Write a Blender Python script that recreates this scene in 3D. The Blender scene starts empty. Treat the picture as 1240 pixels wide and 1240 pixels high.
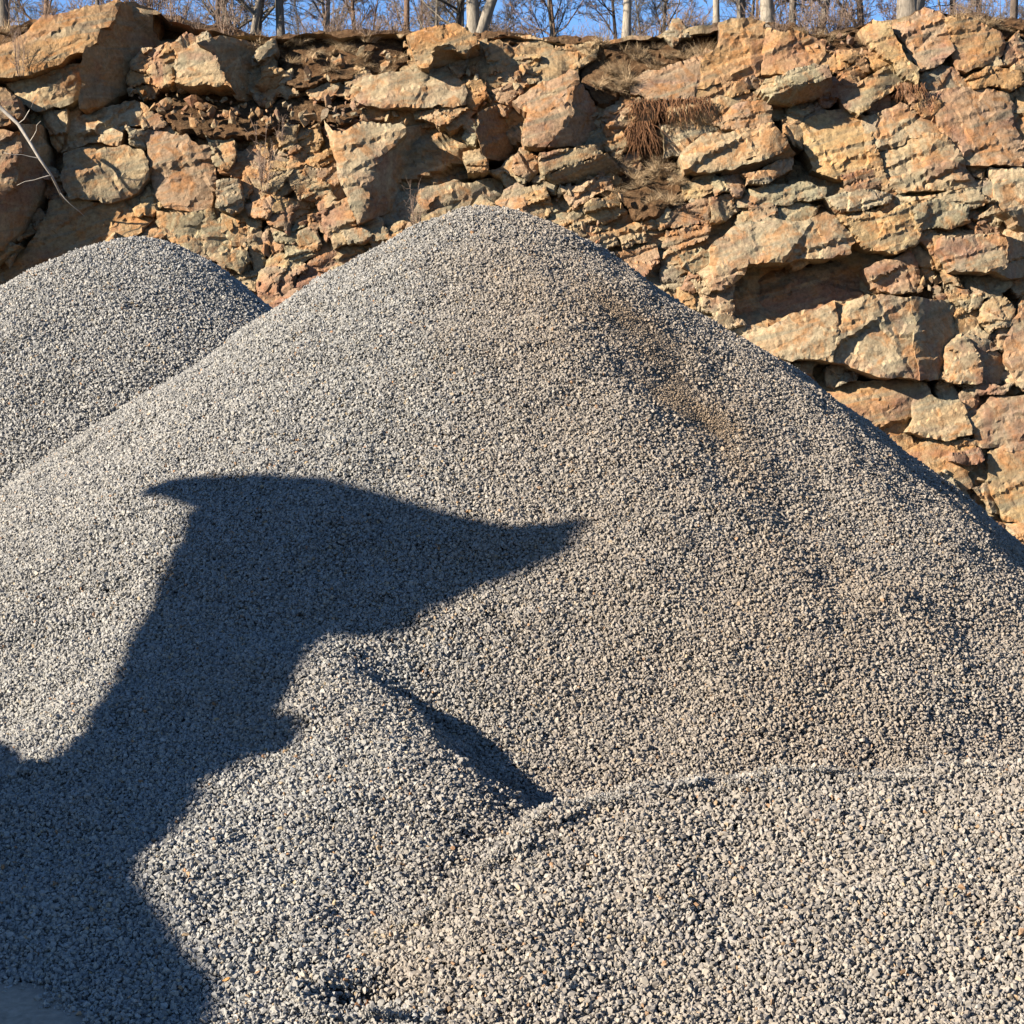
import bpy, bmesh, math, random
import numpy as np
from mathutils import Vector, Matrix
from mathutils.geometry import delaunay_2d_cdt

sc = bpy.context.scene
COL = sc.collection
rnd = random.Random(7)
RNG = np.random.default_rng(11)

# ------------------------------------------------------------------ camera
F = 2300.0                       # focal length in pixels of the 1240 px photograph
PITCH = math.atan(40 / F)
CZ = 1.7
cam_d = bpy.data.cameras.new('camera')
cam_d.sensor_width = 36; cam_d.lens = F / 1240 * 36
cam_d.clip_start = 0.05; cam_d.clip_end = 3000
cam = bpy.data.objects.new('camera', cam_d); COL.objects.link(cam)
cam.location = (0, 0, CZ); cam.rotation_euler = (math.pi / 2 - PITCH, 0, 0)
sc.camera = cam

# ------------------------------------------------------------------ light
SUN_A = math.radians(62)         # light travels this far to the right of the view direction
SUN_E = math.radians(24)
LDIR = Vector((math.sin(SUN_A) * math.cos(SUN_E), math.cos(SUN_A) * math.cos(SUN_E), -math.sin(SUN_E)))
world = bpy.data.worlds.new('World'); sc.world = world; world.use_nodes = True
wn = world.node_tree.nodes; wl = world.node_tree.links
sky = wn.new('ShaderNodeTexSky'); sky.sky_type = 'NISHITA'; sky.sun_disc = False
sky.sun_elevation = SUN_E
sky.sun_rotation = math.atan2(-LDIR.x, -LDIR.y)
sky.altitude = 1500; sky.air_density = 1.0; sky.dust_density = 0.0; sky.ozone_density = 6.0
wn['Background'].inputs['Strength'].default_value = 0.058
wl.new(sky.outputs['Color'], wn['Background'].inputs['Color'])
sun_d = bpy.data.lights.new('sun', 'SUN'); sun_d.energy = 5.0; sun_d.angle = math.radians(0.53)
sun_d.color = (1.0, 0.895, 0.745)
sun = bpy.data.objects.new('sun', sun_d); COL.objects.link(sun)
sun.rotation_euler = LDIR.to_track_quat('-Z', 'Y').to_euler(); sun.location = (-20, -20, 30)
sc.view_settings.view_transform = 'Standard'; sc.view_settings.look = 'None'
sc.view_settings.gamma = 1; sc.view_settings.exposure = 2.04
sc.cycles.max_bounces = 3; sc.cycles.diffuse_bounces = 1

# ------------------------------------------------------------------ helpers
def tag(o, label=None, cat=None, group=None, kind=None):
    if label: o['label'] = label
    if cat: o['category'] = cat
    if group: o['group'] = group
    if kind: o['kind'] = kind
    return o

def obj(name, me, mat=None, parent=None, loc=(0, 0, 0)):
    o = bpy.data.objects.new(name, me); COL.objects.link(o)
    if mat is not None and me is not None and len(me.materials) == 0: me.materials.append(mat)
    o.location = loc
    if parent is not None: o.parent = parent
    return o

def empty(name, loc=(0, 0, 0)):
    o = bpy.data.objects.new(name, None); COL.objects.link(o); o.location = loc
    o.empty_display_size = 0.2
    return o

def mesh_np(name, verts, faces, smooth=False):
    me = bpy.data.meshes.new(name)
    me.from_pydata([tuple(v) for v in verts], [], [tuple(int(i) for i in f) for f in faces])
    if smooth: me.polygons.foreach_set('use_smooth', [True] * len(me.polygons))
    me.update()
    return me

def ray(px, py):
    u = (np.asarray(px, float) - 620) / F; v = (620 - np.asarray(py, float)) / F
    return np.stack([u + 0 * v, math.cos(PITCH) + v * math.sin(PITCH) + 0 * u, -math.sin(PITCH) + v * math.cos(PITCH) + 0 * u], -1)

def at_y(px, py, y):
    r = ray(px, py); return r * (np.asarray(y) / r[..., 1])[..., None] + np.array([0, 0, CZ])

def project(p):
    p = np.asarray(p, float); x = p[..., 0]; y = p[..., 1]; z = p[..., 2] - CZ
    f = y * math.cos(PITCH) - z * math.sin(PITCH); u = y * math.sin(PITCH) + z * math.cos(PITCH)
    return 620 + F * x / f, 620 - F * u / f, f

def _hash(ix, iy, iz, seed):
    h = (ix * 374761393 + iy * 668265263 + iz * 2147483647 + seed * 974711) & 0xffffffff
    h = ((h ^ (h >> 13)) * 1274126177) & 0xffffffff
    h = ((h ^ (h >> 16)) * 2246822519) & 0xffffffff
    return ((h ^ (h >> 15)) & 0xffffff) / float(0xffffff) * 2 - 1

def vnoise(p, seed=0):
    p = np.asarray(p, float); i = np.floor(p).astype(np.int64); f = p - i; f = f * f * (3 - 2 * f)
    r = 0
    for a in (0, 1):
        for b in (0, 1):
            for c in (0, 1):
                w = (f[..., 0] if a else 1 - f[..., 0]) * (f[..., 1] if b else 1 - f[..., 1]) * (f[..., 2] if c else 1 - f[..., 2])
                r = r + w * _hash(i[..., 0] + a, i[..., 1] + b, i[..., 2] + c, seed)
    return r

def fbm(p, seed=0, octv=4, gain=0.5):
    r = 0; a = 1.0; p = np.asarray(p, float)
    for k in range(octv):
        r = r + a * vnoise(p, seed + k * 17); a *= gain; p = p * 2.03
    return r

def sstep(a, b, x):
    t = np.clip((x - a) / (b - a), 0, 1); return t * t * (3 - 2 * t)

# ------------------------------------------------------------------ materials
class NT:
    def __init__(s, name):
        s.m = bpy.data.materials.new(name); s.m.use_nodes = True
        s.t = s.m.node_tree; s.b = s.t.nodes['Principled BSDF']
    def n(s, ty, **kw):
        nd = s.t.nodes.new(ty)
        for k, v in kw.items():
            if k in nd.inputs: nd.inputs[k].default_value = v
            else: setattr(nd, k, v)
        return nd
    def l(s, a, b): s.t.links.new(a, b)
    def noise(s, vec, scale, detail=6, rough=0.6, dist=0.0):
        nd = s.n('ShaderNodeTexNoise'); nd.inputs['Scale'].default_value = scale; nd.inputs['Detail'].default_value = detail
        nd.inputs['Roughness'].default_value = rough; nd.inputs['Distortion'].default_value = dist
        if vec is not None: s.l(vec, nd.inputs['Vector'])
        return nd.outputs['Fac']
    def ramp(s, fac, stops):
        nd = s.n('ShaderNodeValToRGB'); e = nd.color_ramp.elements
        while len(e) < len(stops): e.new(0.5)
        for el, (p, c) in zip(e, stops):
            el.position = p; el.color = (c[0], c[1], c[2], 1) if not isinstance(c, (int, float)) else (c, c, c, 1)
        s.l(fac, nd.inputs['Fac']); return nd.outputs['Color']
    def mix(s, fac, a, b, mode='MIX'):
        nd = s.n('ShaderNodeMix', data_type='RGBA', blend_type=mode)
        for sock, v in ((nd.inputs[0], fac), (nd.inputs[6], a), (nd.inputs[7], b)):
            if hasattr(v, 'is_linked'): s.l(v, sock)
            elif isinstance(v, (int, float)): sock.default_value = v
            else: sock.default_value = (v[0], v[1], v[2], 1)
        return nd.outputs[2]
    def math(s, op, a, b=0.0):
        nd = s.n('ShaderNodeMath', operation=op)
        for sock, v in ((nd.inputs[0], a), (nd.inputs[1], b)):
            if hasattr(v, 'is_linked'): s.l(v, sock)
            else: sock.default_value = v
        return nd.outputs[0]
    def mapping(s, vec, scale=(1, 1, 1), rot=(0, 0, 0)):
        nd = s.n('ShaderNodeMapping'); nd.inputs['Scale'].default_value = scale; nd.inputs['Rotation'].default_value = rot
        s.l(vec, nd.inputs['Vector']); return nd.outputs[0]
    def bump(s, h, strength=0.5, dist=0.05, normal=None):
        nd = s.n('ShaderNodeBump'); nd.inputs['Strength'].default_value = strength; nd.inputs['Distance'].default_value = dist
        s.l(h, nd.inputs['Height'])
        if normal is not None: s.l(normal, nd.inputs['Normal'])
        return nd.outputs[0]
    def out(s, color=None, rough=0.9, normal=None, spec=0.2):
        if color is not None:
            s.l(s.mix(1.0, color, (0.53, 0.53, 0.53), 'MULTIPLY'), s.b.inputs['Base Color'])
        s.b.inputs['Roughness'].default_value = rough
        s.b.inputs['Specular IOR Level'].default_value = spec
        if normal is not None: s.l(normal, s.b.inputs['Normal'])
        return s.m

def mat_rock():
    t = NT('layered_rock'); pos = t.n('ShaderNodeNewGeometry').outputs['Position']
    oi = t.n('ShaderNodeObjectInfo')
    strat = t.mapping(t.mapping(pos, (1, 1, 1), (0, math.radians(17), 0)), (0.35, 0.5, 3.2))
    n_big = t.noise(pos, 0.55, 5, 0.6, 0.6)
    n_mid = t.noise(pos, 1.9, 6, 0.65, 0.8)
    n_str = t.noise(strat, 1.3, 6, 0.62, 0.4)
    n_fine = t.noise(pos, 11, 6, 0.75)
    n_stain = t.noise(strat, 0.8, 5, 0.6, 1.2)
    n_pat = t.noise(t.mapping(strat, (1.4, 1.4, 0.55)), 0.9, 5, 0.6, 1.0)
    common = t.ramp(n_pat, [(0.32, (0.42, 0.20, 0.07)), (0.44, (0.44, 0.295, 0.145)), (0.55, (0.41, 0.315, 0.185)), (0.63, (0.34, 0.215, 0.145)), (0.74, (0.29, 0.275, 0.195))])
    base = t.mix(0.36, oi.outputs['Color'], common)
    # iron staining, grey weathering and pale mineral film over the block's own colour
    c = t.mix(t.ramp(n_mid, [(0.48, 0), (0.60, 0.66)]), base, (0.42, 0.185, 0.06))
    c = t.mix(t.ramp(n_stain, [(0.52, 0), (0.62, 0.62)]), c, (0.23, 0.215, 0.15))
    c = t.mix(t.ramp(n_big, [(0.53, 0), (0.64, 0.6)]), c, (0.27, 0.125, 0.085))
    c = t.mix(t.ramp(n_str, [(0.56, 0), (0.74, 0.5)]), c, (0.58, 0.46, 0.28))
    wash = t.noise(pos, 3.4, 5, 0.7, 1.5)
    c = t.mix(t.ramp(wash, [(0.62, 0), (0.76, 0.45)]), c, (0.62, 0.54, 0.44))
    c = t.mix(1.0, c, t.ramp(n_fine, [(0.30, 0.52), (0.70, 1.32)]), 'MULTIPLY')
    dirt = t.noise(pos, 5.5, 4, 0.7)
    c = t.mix(t.ramp(dirt, [(0.60, 0), (0.72, 0.7)]), c, (0.10, 0.065, 0.035))
    h = t.math('ADD', t.math('MULTIPLY', n_str, 0.28), t.math('MULTIPLY', n_fine, 0.35))
    h2 = t.noise(pos, 5.0, 6, 0.7)
    nb = t.bump(t.math('ADD', h, t.math('MULTIPLY', h2, 0.9)), 0.7, 0.08)
    return t.out(c, 0.92, nb, 0.15)

def mat_soil():
    t = NT('leafy_soil'); pos = t.n('ShaderNodeNewGeometry').outputs['Position']
    a = t.noise(pos, 9, 8, 0.75); b = t.noise(pos, 1.3, 5, 0.6)
    c = t.ramp(a, [(0.3, (0.035, 0.022, 0.012)), (0.5, (0.14, 0.085, 0.045)), (0.64, (0.30, 0.19, 0.10)), (0.75, (0.42, 0.30, 0.18))])
    c = t.mix(t.ramp(b, [(0.4, 0), (0.65, 0.6)]), c, (0.20, 0.10, 0.045))
    return t.out(c, 0.95, t.bump(a, 1.0, 0.12), 0.1)

def mat_gravel():
    t = NT('crushed_stone')
    oi = t.n('ShaderNodeObjectInfo'); r = t.math('FRACT', t.math('ADD', oi.outputs['Random'], t.n('ShaderNodeNewGeometry').outputs['Random Per Island']))
    at = t.n('ShaderNodeAttribute', attribute_type='INSTANCER', attribute_name='tint')
    pos = t.n('ShaderNodeNewGeometry').outputs['Position']
    c = t.ramp(r, [(0.0, (0.18, 0.18, 0.178)), (0.14, (0.25, 0.247, 0.238)), (0.34, (0.345, 0.33, 0.30)), (0.55, (0.30, 0.293, 0.275)),
                   (0.72, (0.39, 0.365, 0.315)), (0.86, (0.31, 0.31, 0.308)), (0.965, (0.47, 0.445, 0.40)), (0.989, (0.42, 0.32, 0.19)), (0.998, (0.36, 0.18, 0.08))])
    c = t.mix(at.outputs['Fac'], c, (0.33, 0.245, 0.165))
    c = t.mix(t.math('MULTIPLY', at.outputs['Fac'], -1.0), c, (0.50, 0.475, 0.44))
    f = t.noise(pos, 160, 3, 0.6)
    c = t.mix(1.0, c, t.ramp(f, [(0.3, 0.78), (0.7, 1.15)]), 'MULTIPLY')
    return t.out(c, 0.85, None, 0.3)

def mat_fines():
    t = NT('stone_dust'); pos = t.n('ShaderNodeNewGeometry').outputs['Position']
    a = t.noise(pos, 55, 6, 0.8); b = t.noise(pos, 3, 3, 0.5)
    c = t.ramp(a, [(0.3, (0.11, 0.10, 0.085)), (0.7, (0.25, 0.225, 0.19))])
    return t.out(c, 0.95, t.bump(a, 1.0, 0.02), 0.1)

def mat_ground():
    t = NT('quarry_dirt'); pos = t.n('ShaderNodeNewGeometry').outputs['Position']
    a = t.noise(pos, 40, 7, 0.75); b = t.noise(pos, 1.2, 5, 0.6)
    c = t.ramp(a, [(0.3, (0.10, 0.08, 0.06)), (0.7, (0.20, 0.165, 0.125))])
    c = t.mix(t.ramp(b, [(0.4, 0), (0.7, 0.5)]), c, (0.17, 0.10, 0.065))
    return t.out(c, 0.95, t.bump(t.math('ADD', a, t.math('MULTIPLY', b, 3.0)), 0.6, 0.03), 0.1)

def mat_simple(name, col, rough=0.8, spec=0.3, var=0.25, scale=12, metallic=0.0, bumpd=0.004):
    t = NT(name); pos = t.n('ShaderNodeTexCoord').outputs['Object']
    a = t.noise(pos, scale, 5, 0.65)
    c = t.mix(1.0, col, t.ramp(a, [(0.3, 1 - var), (0.7, 1 + var)]), 'MULTIPLY')
    t.b.inputs['Metallic'].default_value = metallic
    return t.out(c, rough, t.bump(a, 0.5, bumpd), spec)

def mat_grass(name, c0, c1):
    t = NT(name); g = t.n('ShaderNodeNewGeometry')
    c = t.ramp(g.outputs['Random Per Island'], [(0.0, c0), (1.0, c1)])
    return t.out(c, 0.8, None, 0.2)

def mat_bark():
    t = NT('grey_bark'); pos = t.n('ShaderNodeNewGeometry').outputs['Position']
    oi = t.n('ShaderNodeObjectInfo')
    a = t.noise(t.mapping(pos, (9, 9, 2)), 2.5, 6, 0.7)
    c = t.mix(1.0, oi.outputs['Color'], t.ramp(a, [(0.3, 0.45), (0.7, 1.3)]), 'MULTIPLY')
    return t.out(c, 0.9, t.bump(a, 0.7, 0.03), 0.15)

M_ROCK = mat_rock(); M_SOIL = mat_soil(); M_GRAVEL = mat_gravel(); M_FINES = mat_fines(); M_GROUND = mat_ground()
M_BARK = mat_bark()
M_DRY = mat_grass('dry_straw', (0.34, 0.22, 0.12), (0.72, 0.54, 0.33))
M_ROOT = mat_grass('red_brown_roots', (0.13, 0.055, 0.025), (0.38, 0.19, 0.09))
M_TWIG = mat_grass('red_brown_twigs', (0.15, 0.10, 0.075), (0.38, 0.27, 0.20))
M_WOOD = mat_simple('weathered_deadwood', (0.42, 0.38, 0.33), 0.85, 0.2, 0.3, 8)
M_LEAF = mat_simple('dry_leaf', (0.45, 0.16, 0.05), 0.7, 0.3, 0.3, 20)

# ================================================================== SETTING
#@@HEAPS
# ------------------------------------------------------------------ gravel heap shapes (metres; camera at the origin looks along +y)
def cone(x, y, xa, ya, za, tL, tR, tF, r0, tB=0.7):
    dx = x - xa; dy = y - ya; r = np.hypot(dx, dy) + 1e-6; c = dx / r; s = -dy / r
    t = np.sqrt((np.where(c < 0, tL, tR) * c) ** 2 + (np.where(s > 0, tF, tB) * s) ** 2)
    return za - t * (np.sqrt(r * r + r0 * r0) - r0)

def toe(h, k=0.16):
    return k * np.logaddexp(0, h / k)

def on_line(x, y, a, b):
    # distance to the right of the line a->b (towards +x side), and the position along it 0..1
    ax, ay = a; bx, by = b; L = math.hypot(bx - ax, by - ay); ux, uy = (bx - ax) / L, (by - ay) / L
    s = ((x - ax) * ux + (y - ay) * uy) / L
    return -(x - ax) * uy + (y - ay) * ux, s

def h_main_raw(x, y):
    h = cone(x, y, -0.09, 13.02, 3.50, 0.655, 0.735, 0.683, 0.42, 0.8)
    return h + 0.11 * np.exp(-((x + 1.25) / 0.9) ** 2 - ((y - 12.8) / 0.9) ** 2) + 0.08 * np.exp(-((x - 1.8) / 0.8) ** 2 - ((y - 12.7) / 0.9) ** 2)

def hit(px, py, hf, lo=4.0, hi=30.0):
    r = ray(px, py); prev = lo
    for s in np.arange(lo, hi, 0.03):
        p = r * s / r[1]
        if p[2] + CZ < hf(np.array(p[0]), np.array(p[1])):
            return np.array([p[0], p[1], p[2] + CZ])
    p = r * hi / r[1]; return p + np.array([0, 0, CZ])

def h_fan(x, y):
    fan = cone(x, y, -0.95, 8.75, 0.86, 0.30, 0.50, 0.30, 0.15, 0.3)
    return 0.12 * np.logaddexp(h_main_raw(x, y) / 0.12, fan / 0.12)
EDGE_A = [hit(px, py, h_fan) for px, py in ((395, 775), (598, 1000))]
EDGE_B = [hit(px, py, h_fan) for px, py in ((690, 345), (950, 690))]

def h_main(x, y):
    h = h_fan(x, y)
    p3 = np.stack([x, y, 0 * x], -1)
    h = h + 0.04 * fbm(p3 * 0.8, 3, 3) + 0.020 * fbm(p3 * 3.0, 5, 3)
    # hollow dug out at the front, its left edge sharp
    d, s = on_line(x, y, EDGE_A[0][:2], EDGE_A[1][:2]); d = d + 0.10 * vnoise(p3 * 2.5, 9)
    tp = sstep(-0.15, 0.6, s) * (1 - sstep(1.0, 1.5, s))
    h = h - 0.15 * tp * sstep(-0.03, 0.30, d + 0.06 * fbm(p3 * 4.5, 91, 2)) * (1 - sstep(0.35, 2.2, d))
    h = h + 0.05 * tp * np.exp(-((d + 0.25) / 0.35) ** 2)
    # slipped face on the right shoulder
    d, s = on_line(x, y, EDGE_B[0][:2], EDGE_B[1][:2]); d = d + 0.10 * fbm(p3 * 1.2, 21, 3)
    tp = sstep(0.0, 0.35, s) * (1 - sstep(0.75, 1.1, s))
    h = h - 0.07 * tp * sstep(-0.55, 0.35, d) * (1 - sstep(0.4, 1.5, d))
    h = h + 0.035 * tp * np.exp(-((d + 0.4) / 0.5) ** 2)
    return toe(h + 0.02) 

CREST = np.array([at_y(px, py, y) for px, py, y in ((520, 1100, 6.2), (590, 1036, 6.4), (650, 992, 6.58), (705, 970, 6.7), (780, 952, 6.76), (850, 944, 6.82), (960, 936, 6.86), (1100, 930, 6.9), (1240, 923, 6.92), (1500, 915, 7.0), (1900, 925, 7.0))])
def h_front(x, y):
    cy = np.interp(x, CREST[:, 0], CREST[:, 1]); cz = np.interp(x, CREST[:, 0], CREST[:, 2])
    lead = np.clip((CREST[0, 0] - x), 0, 9)
    cz = cz - 0.55 * lead
    dy = y - cy
    p3 = np.stack([x, y, 0 * x], -1)
    prof = np.where(dy < 0, 0.44, 0.62) * (np.sqrt(dy * dy + 0.03 ** 2) - 0.03)
    h = cz - prof + 0.02 * fbm(p3 * 2.2, 31, 3)
    return h

def h_back(x, y):
    p3 = np.stack([x, y, 0 * x], -1)
    return cone(x, y, -3.10, 15.955, 3.758, 0.56, 0.759, 0.676, 0.378) + 0.06 * fbm(p3 * 0.8, 51, 3)

SAND = [(-420, 1205), (-200, 1180), (0, 1187), (35, 1190), (70, 1202), (105, 1222), (135, 1246), (190, 1330), (-420, 1500)]
SAND_XY = [tuple((ray(a, b) * (CZ - 0.15) / -ray(a, b)[2])[:2]) for a, b in SAND]
def in_poly(px, py, poly):
    px = np.asarray(px); py = np.asarray(py); r = np.zeros(np.broadcast(px, py).shape, bool); n = len(poly)
    for i in range(n):
        x0, y0 = poly[i]; x1, y1 = poly[(i + 1) % n]
        if y0 == y1: continue
        c = ((y0 > py) != (y1 > py)) & (px < (x1 - x0) * (py - y0) / (y1 - y0) + x0); r ^= c
    return r

PIT = hit(442, 1222, lambda x, y: np.maximum(h_main(x, y), h_front(x, y)))
def h_gravel(x, y):        # the surface of main + front heap together (they lean into each other)
    h = 0.03 * np.logaddexp(h_main(x, y) / 0.03, h_front(x, y) / 0.03)
    r = np.hypot((x - PIT[0]) / 1.5, y - PIT[1] - 0.03)
    return h - 0.13 * (1 - sstep(0.02, 0.11, r)) + 0.012 * np.exp(-((r - 0.14) / 0.04) ** 2)

# ------------------------------------------------------------------ ground
def grid_mesh(name, xs, ys, hf, smooth=True):
    X, Y = np.meshgrid(xs, ys); Z = hf(X, Y); n = len(xs); m = len(ys)
    v = np.stack([X.ravel(), Y.ravel(), Z.ravel()], -1)
    i = np.arange(n * m).reshape(m, n)
    f = np.stack([i[:-1, :-1].ravel(), i[:-1, 1:].ravel(), i[1:, 1:].ravel(), i[1:, :-1].ravel()], -1)
    return mesh_np(name, v, f, smooth)

far = [40, 60, 100, 180, 320, 600]
gx = np.concatenate([[-f for f in far[::-1]], np.linspace(-30, 30, 121), far])
gy = np.concatenate([[-f for f in far[::-1]], np.linspace(-30, 30, 121), far])
def h_ground(x, y):
    p3 = np.stack([x, y, 0 * x], -1)
    near = 1 - sstep(20, 35, np.hypot(x, y))
    return -0.03 + near * 0.03 * fbm(p3 * 0.6, 71, 3)
ground = tag(obj('ground', grid_mesh('ground', gx, gy, h_ground), M_GROUND), kind='structure')

# ------------------------------------------------------------------ heaps
def h_main_base(x, y): return h_main(x, y) - 0.03
main = obj('gravel_heap', grid_mesh('gravel_heap', np.linspace(-8.5, 8.5, 320), np.linspace(4.0, 21, 320), lambda x, y: np.where(h_main(x, y) > 0.05, np.minimum(h_gravel(x, y), h_main(x, y)) - 0.035, -0.12)), M_FINES)
tag(main, 'tall grey crushed stone heap in the middle, crossed by a dark machine shadow', 'gravel heap')
front = obj('gravel_heap', grid_mesh('low_gravel_heap', np.linspace(-0.9, 6.5, 170), np.linspace(4.5, 8.6, 120), lambda x, y: np.where(h_front(x, y) > 0.0, h_front(x, y) - 0.035, -0.12)), M_FINES)
tag(front, 'low flat-topped crushed stone heap in the right foreground in front of the tall one', 'gravel heap')
back = obj('gravel_heap', grid_mesh('back_gravel_heap', np.linspace(-11, 3, 160), np.linspace(9, 23, 150), lambda x, y: np.where(h_back(x, y) > 0.0, h_back(x, y) - 0.04, -0.12)), M_FINES)
tag(back, 'smaller rounded grey gravel heap behind the tall one at the left', 'gravel heap')

def make_stone(i):
    r = random.Random(100 + i); bm = bmesh.new()
    sx, sy, sz = 1.0, r.uniform(0.6, 0.95), r.uniform(0.4, 0.75)
    for k in range(13):
        v = Vector((r.gauss(0, 1), r.gauss(0, 1), r.gauss(0, 1))).normalized() * r.uniform(0.82, 1.0)
        bm.verts.new((v.x * sx * 0.5, v.y * sy * 0.5, v.z * sz * 0.5))
    res = bmesh.ops.convex_hull(bm, input=bm.verts)
    bmesh.ops.delete(bm, geom=[g for g in res['geom_interior'] if isinstance(g, bmesh.types.BMVert)], context='VERTS')
    me = bpy.data.meshes.new('stone'); bm.to_mesh(me); bm.free(); me.materials.append(M_GRAVEL); return me
STONES = [make_stone(i) for i in range(12)]
def make_clump(i, fine=False):
    r = np.random.default_rng(500 + i); V = []; Fc = []; b = 0; Rc = 6.0
    n = 560 if fine else 330; base = [(np.array([v.co[:] for v in me.vertices]), [tuple(p.vertices) for p in me.polygons]) for me in STONES]
    for k in range(n):
        while True:
            d = math.sqrt(r.random()) * Rc
            if r.random() < 1 - 0.85 * max(0.0, d / Rc - 0.62) / 0.38: break
        a = r.uniform(0, 6.2832); small = r.random() < 0.45
        sz = math.exp(r.normal(0, 0.28)) * (0.58 if small else 1.05); sz = min(sz, 2.0) * (0.55 if fine else 1.0)
        z = (r.uniform(-1.0, 0.1) if small else r.uniform(-0.65, 0.65)) * (0.55 if fine else 1.0)
        M = np.array((Matrix.Rotation(r.uniform(0, 6.28), 3, 'X') @ Matrix.Rotation(r.uniform(0, 6.28), 3, 'Y') @ Matrix.Rotation(r.uniform(0, 6.28), 3, 'Z')))
        bv, bf = base[int(r.integers(0, 12))]
        V.append(bv @ M.T * sz + np.array([d * math.cos(a), d * math.sin(a), z])); Fc += [tuple(b + q for q in f) for f in bf]; b += len(bv)
    me = mesh_np('stones', np.concatenate(V), Fc); me.materials.append(M_GRAVEL); return me
proto = bpy.data.collections.new('stone_shapes')
for i in range(16):
    proto.objects.link(bpy.data.objects.new('stones_%02d' % i, make_clump(i, i >= 11)))

def gn_tree():
    ng = bpy.data.node_groups.new('scatter_stones', 'GeometryNodeTree')
    ng.interface.new_socket('Geometry', in_out='INPUT', socket_type='NodeSocketGeometry')
    ng.interface.new_socket('Geometry', in_out='OUTPUT', socket_type='NodeSocketGeometry')
    N = ng.nodes; L = ng.links
    gi = N.new('NodeGroupInput'); go = N.new('NodeGroupOutput'); ip = N.new('GeometryNodeInstanceOnPoints')
    ci = N.new('GeometryNodeCollectionInfo'); ci.inputs['Collection'].default_value = proto
    ci.inputs['Separate Children'].default_value = True; ci.inputs['Reset Children'].default_value = True
    def at(nm, ty):
        a = N.new('GeometryNodeInputNamedAttribute'); a.data_type = ty; a.inputs['Name'].default_value = nm; return a.outputs['Attribute']
    L.new(gi.outputs[0], ip.inputs['Points']); L.new(ci.outputs[0], ip.inputs['Instance'])
    ip.inputs['Pick Instance'].default_value = True
    L.new(at('idx', 'INT'), ip.inputs['Instance Index']); L.new(at('rot', 'FLOAT_VECTOR'), ip.inputs['Rotation']); L.new(at('scl', 'FLOAT_VECTOR'), ip.inputs['Scale'])
    L.new(ip.outputs[0], go.inputs[0]); return ng
GN = gn_tree()

def euler_np(Rm):
    y = np.arcsin(np.clip(-Rm[:, 2, 0], -1, 1)); x = np.arctan2(Rm[:, 2, 1], Rm[:, 2, 2]); z = np.arctan2(Rm[:, 1, 0], Rm[:, 0, 0])
    return np.stack([x, y, z], -1)

def surface_points(hf, x0, x1, y0, y1, step, cover, g, lim=(-620, 1900)):
    X, Y = np.meshgrid(np.arange(x0, x1, step), np.arange(y0, y1, step * 0.80)); X[1::2] += step / 2
    x = X.ravel() + g.uniform(-0.28, 0.28, X.size) * step; y = Y.ravel() + g.uniform(-0.28, 0.28, X.size) * step
    px, py, f = project(np.stack([x, y, np.full(len(x), 1.5)], -1)); k = (px > lim[0] - 80) & (px < lim[1] + 80); x, y = x[k], y[k]; n = len(x)
    e = 0.03; h = hf(x, y); nx = -(hf(x + e, y) - hf(x - e, y)) / (2 * e); ny = -(hf(x, y + e) - hf(x, y - e)) / (2 * e)
    area = np.sqrt(nx * nx + ny * ny + 1); k = cover(x, y)
    p = np.stack([x, y, h], -1)[k]; nrm = (np.stack([nx, ny, np.ones(n)], -1) / area[:, None])[k]
    # only what can be seen from near the camera
    view = np.array([0, 0, CZ]) - p; view /= np.linalg.norm(view, axis=1)[:, None]
    px, py, f = project(p)
    k = ((nrm * view).sum(1) > -0.35) & (px > lim[0]) & (px < lim[1]) & (py < 1360)
    return p[k], nrm[k]

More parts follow.
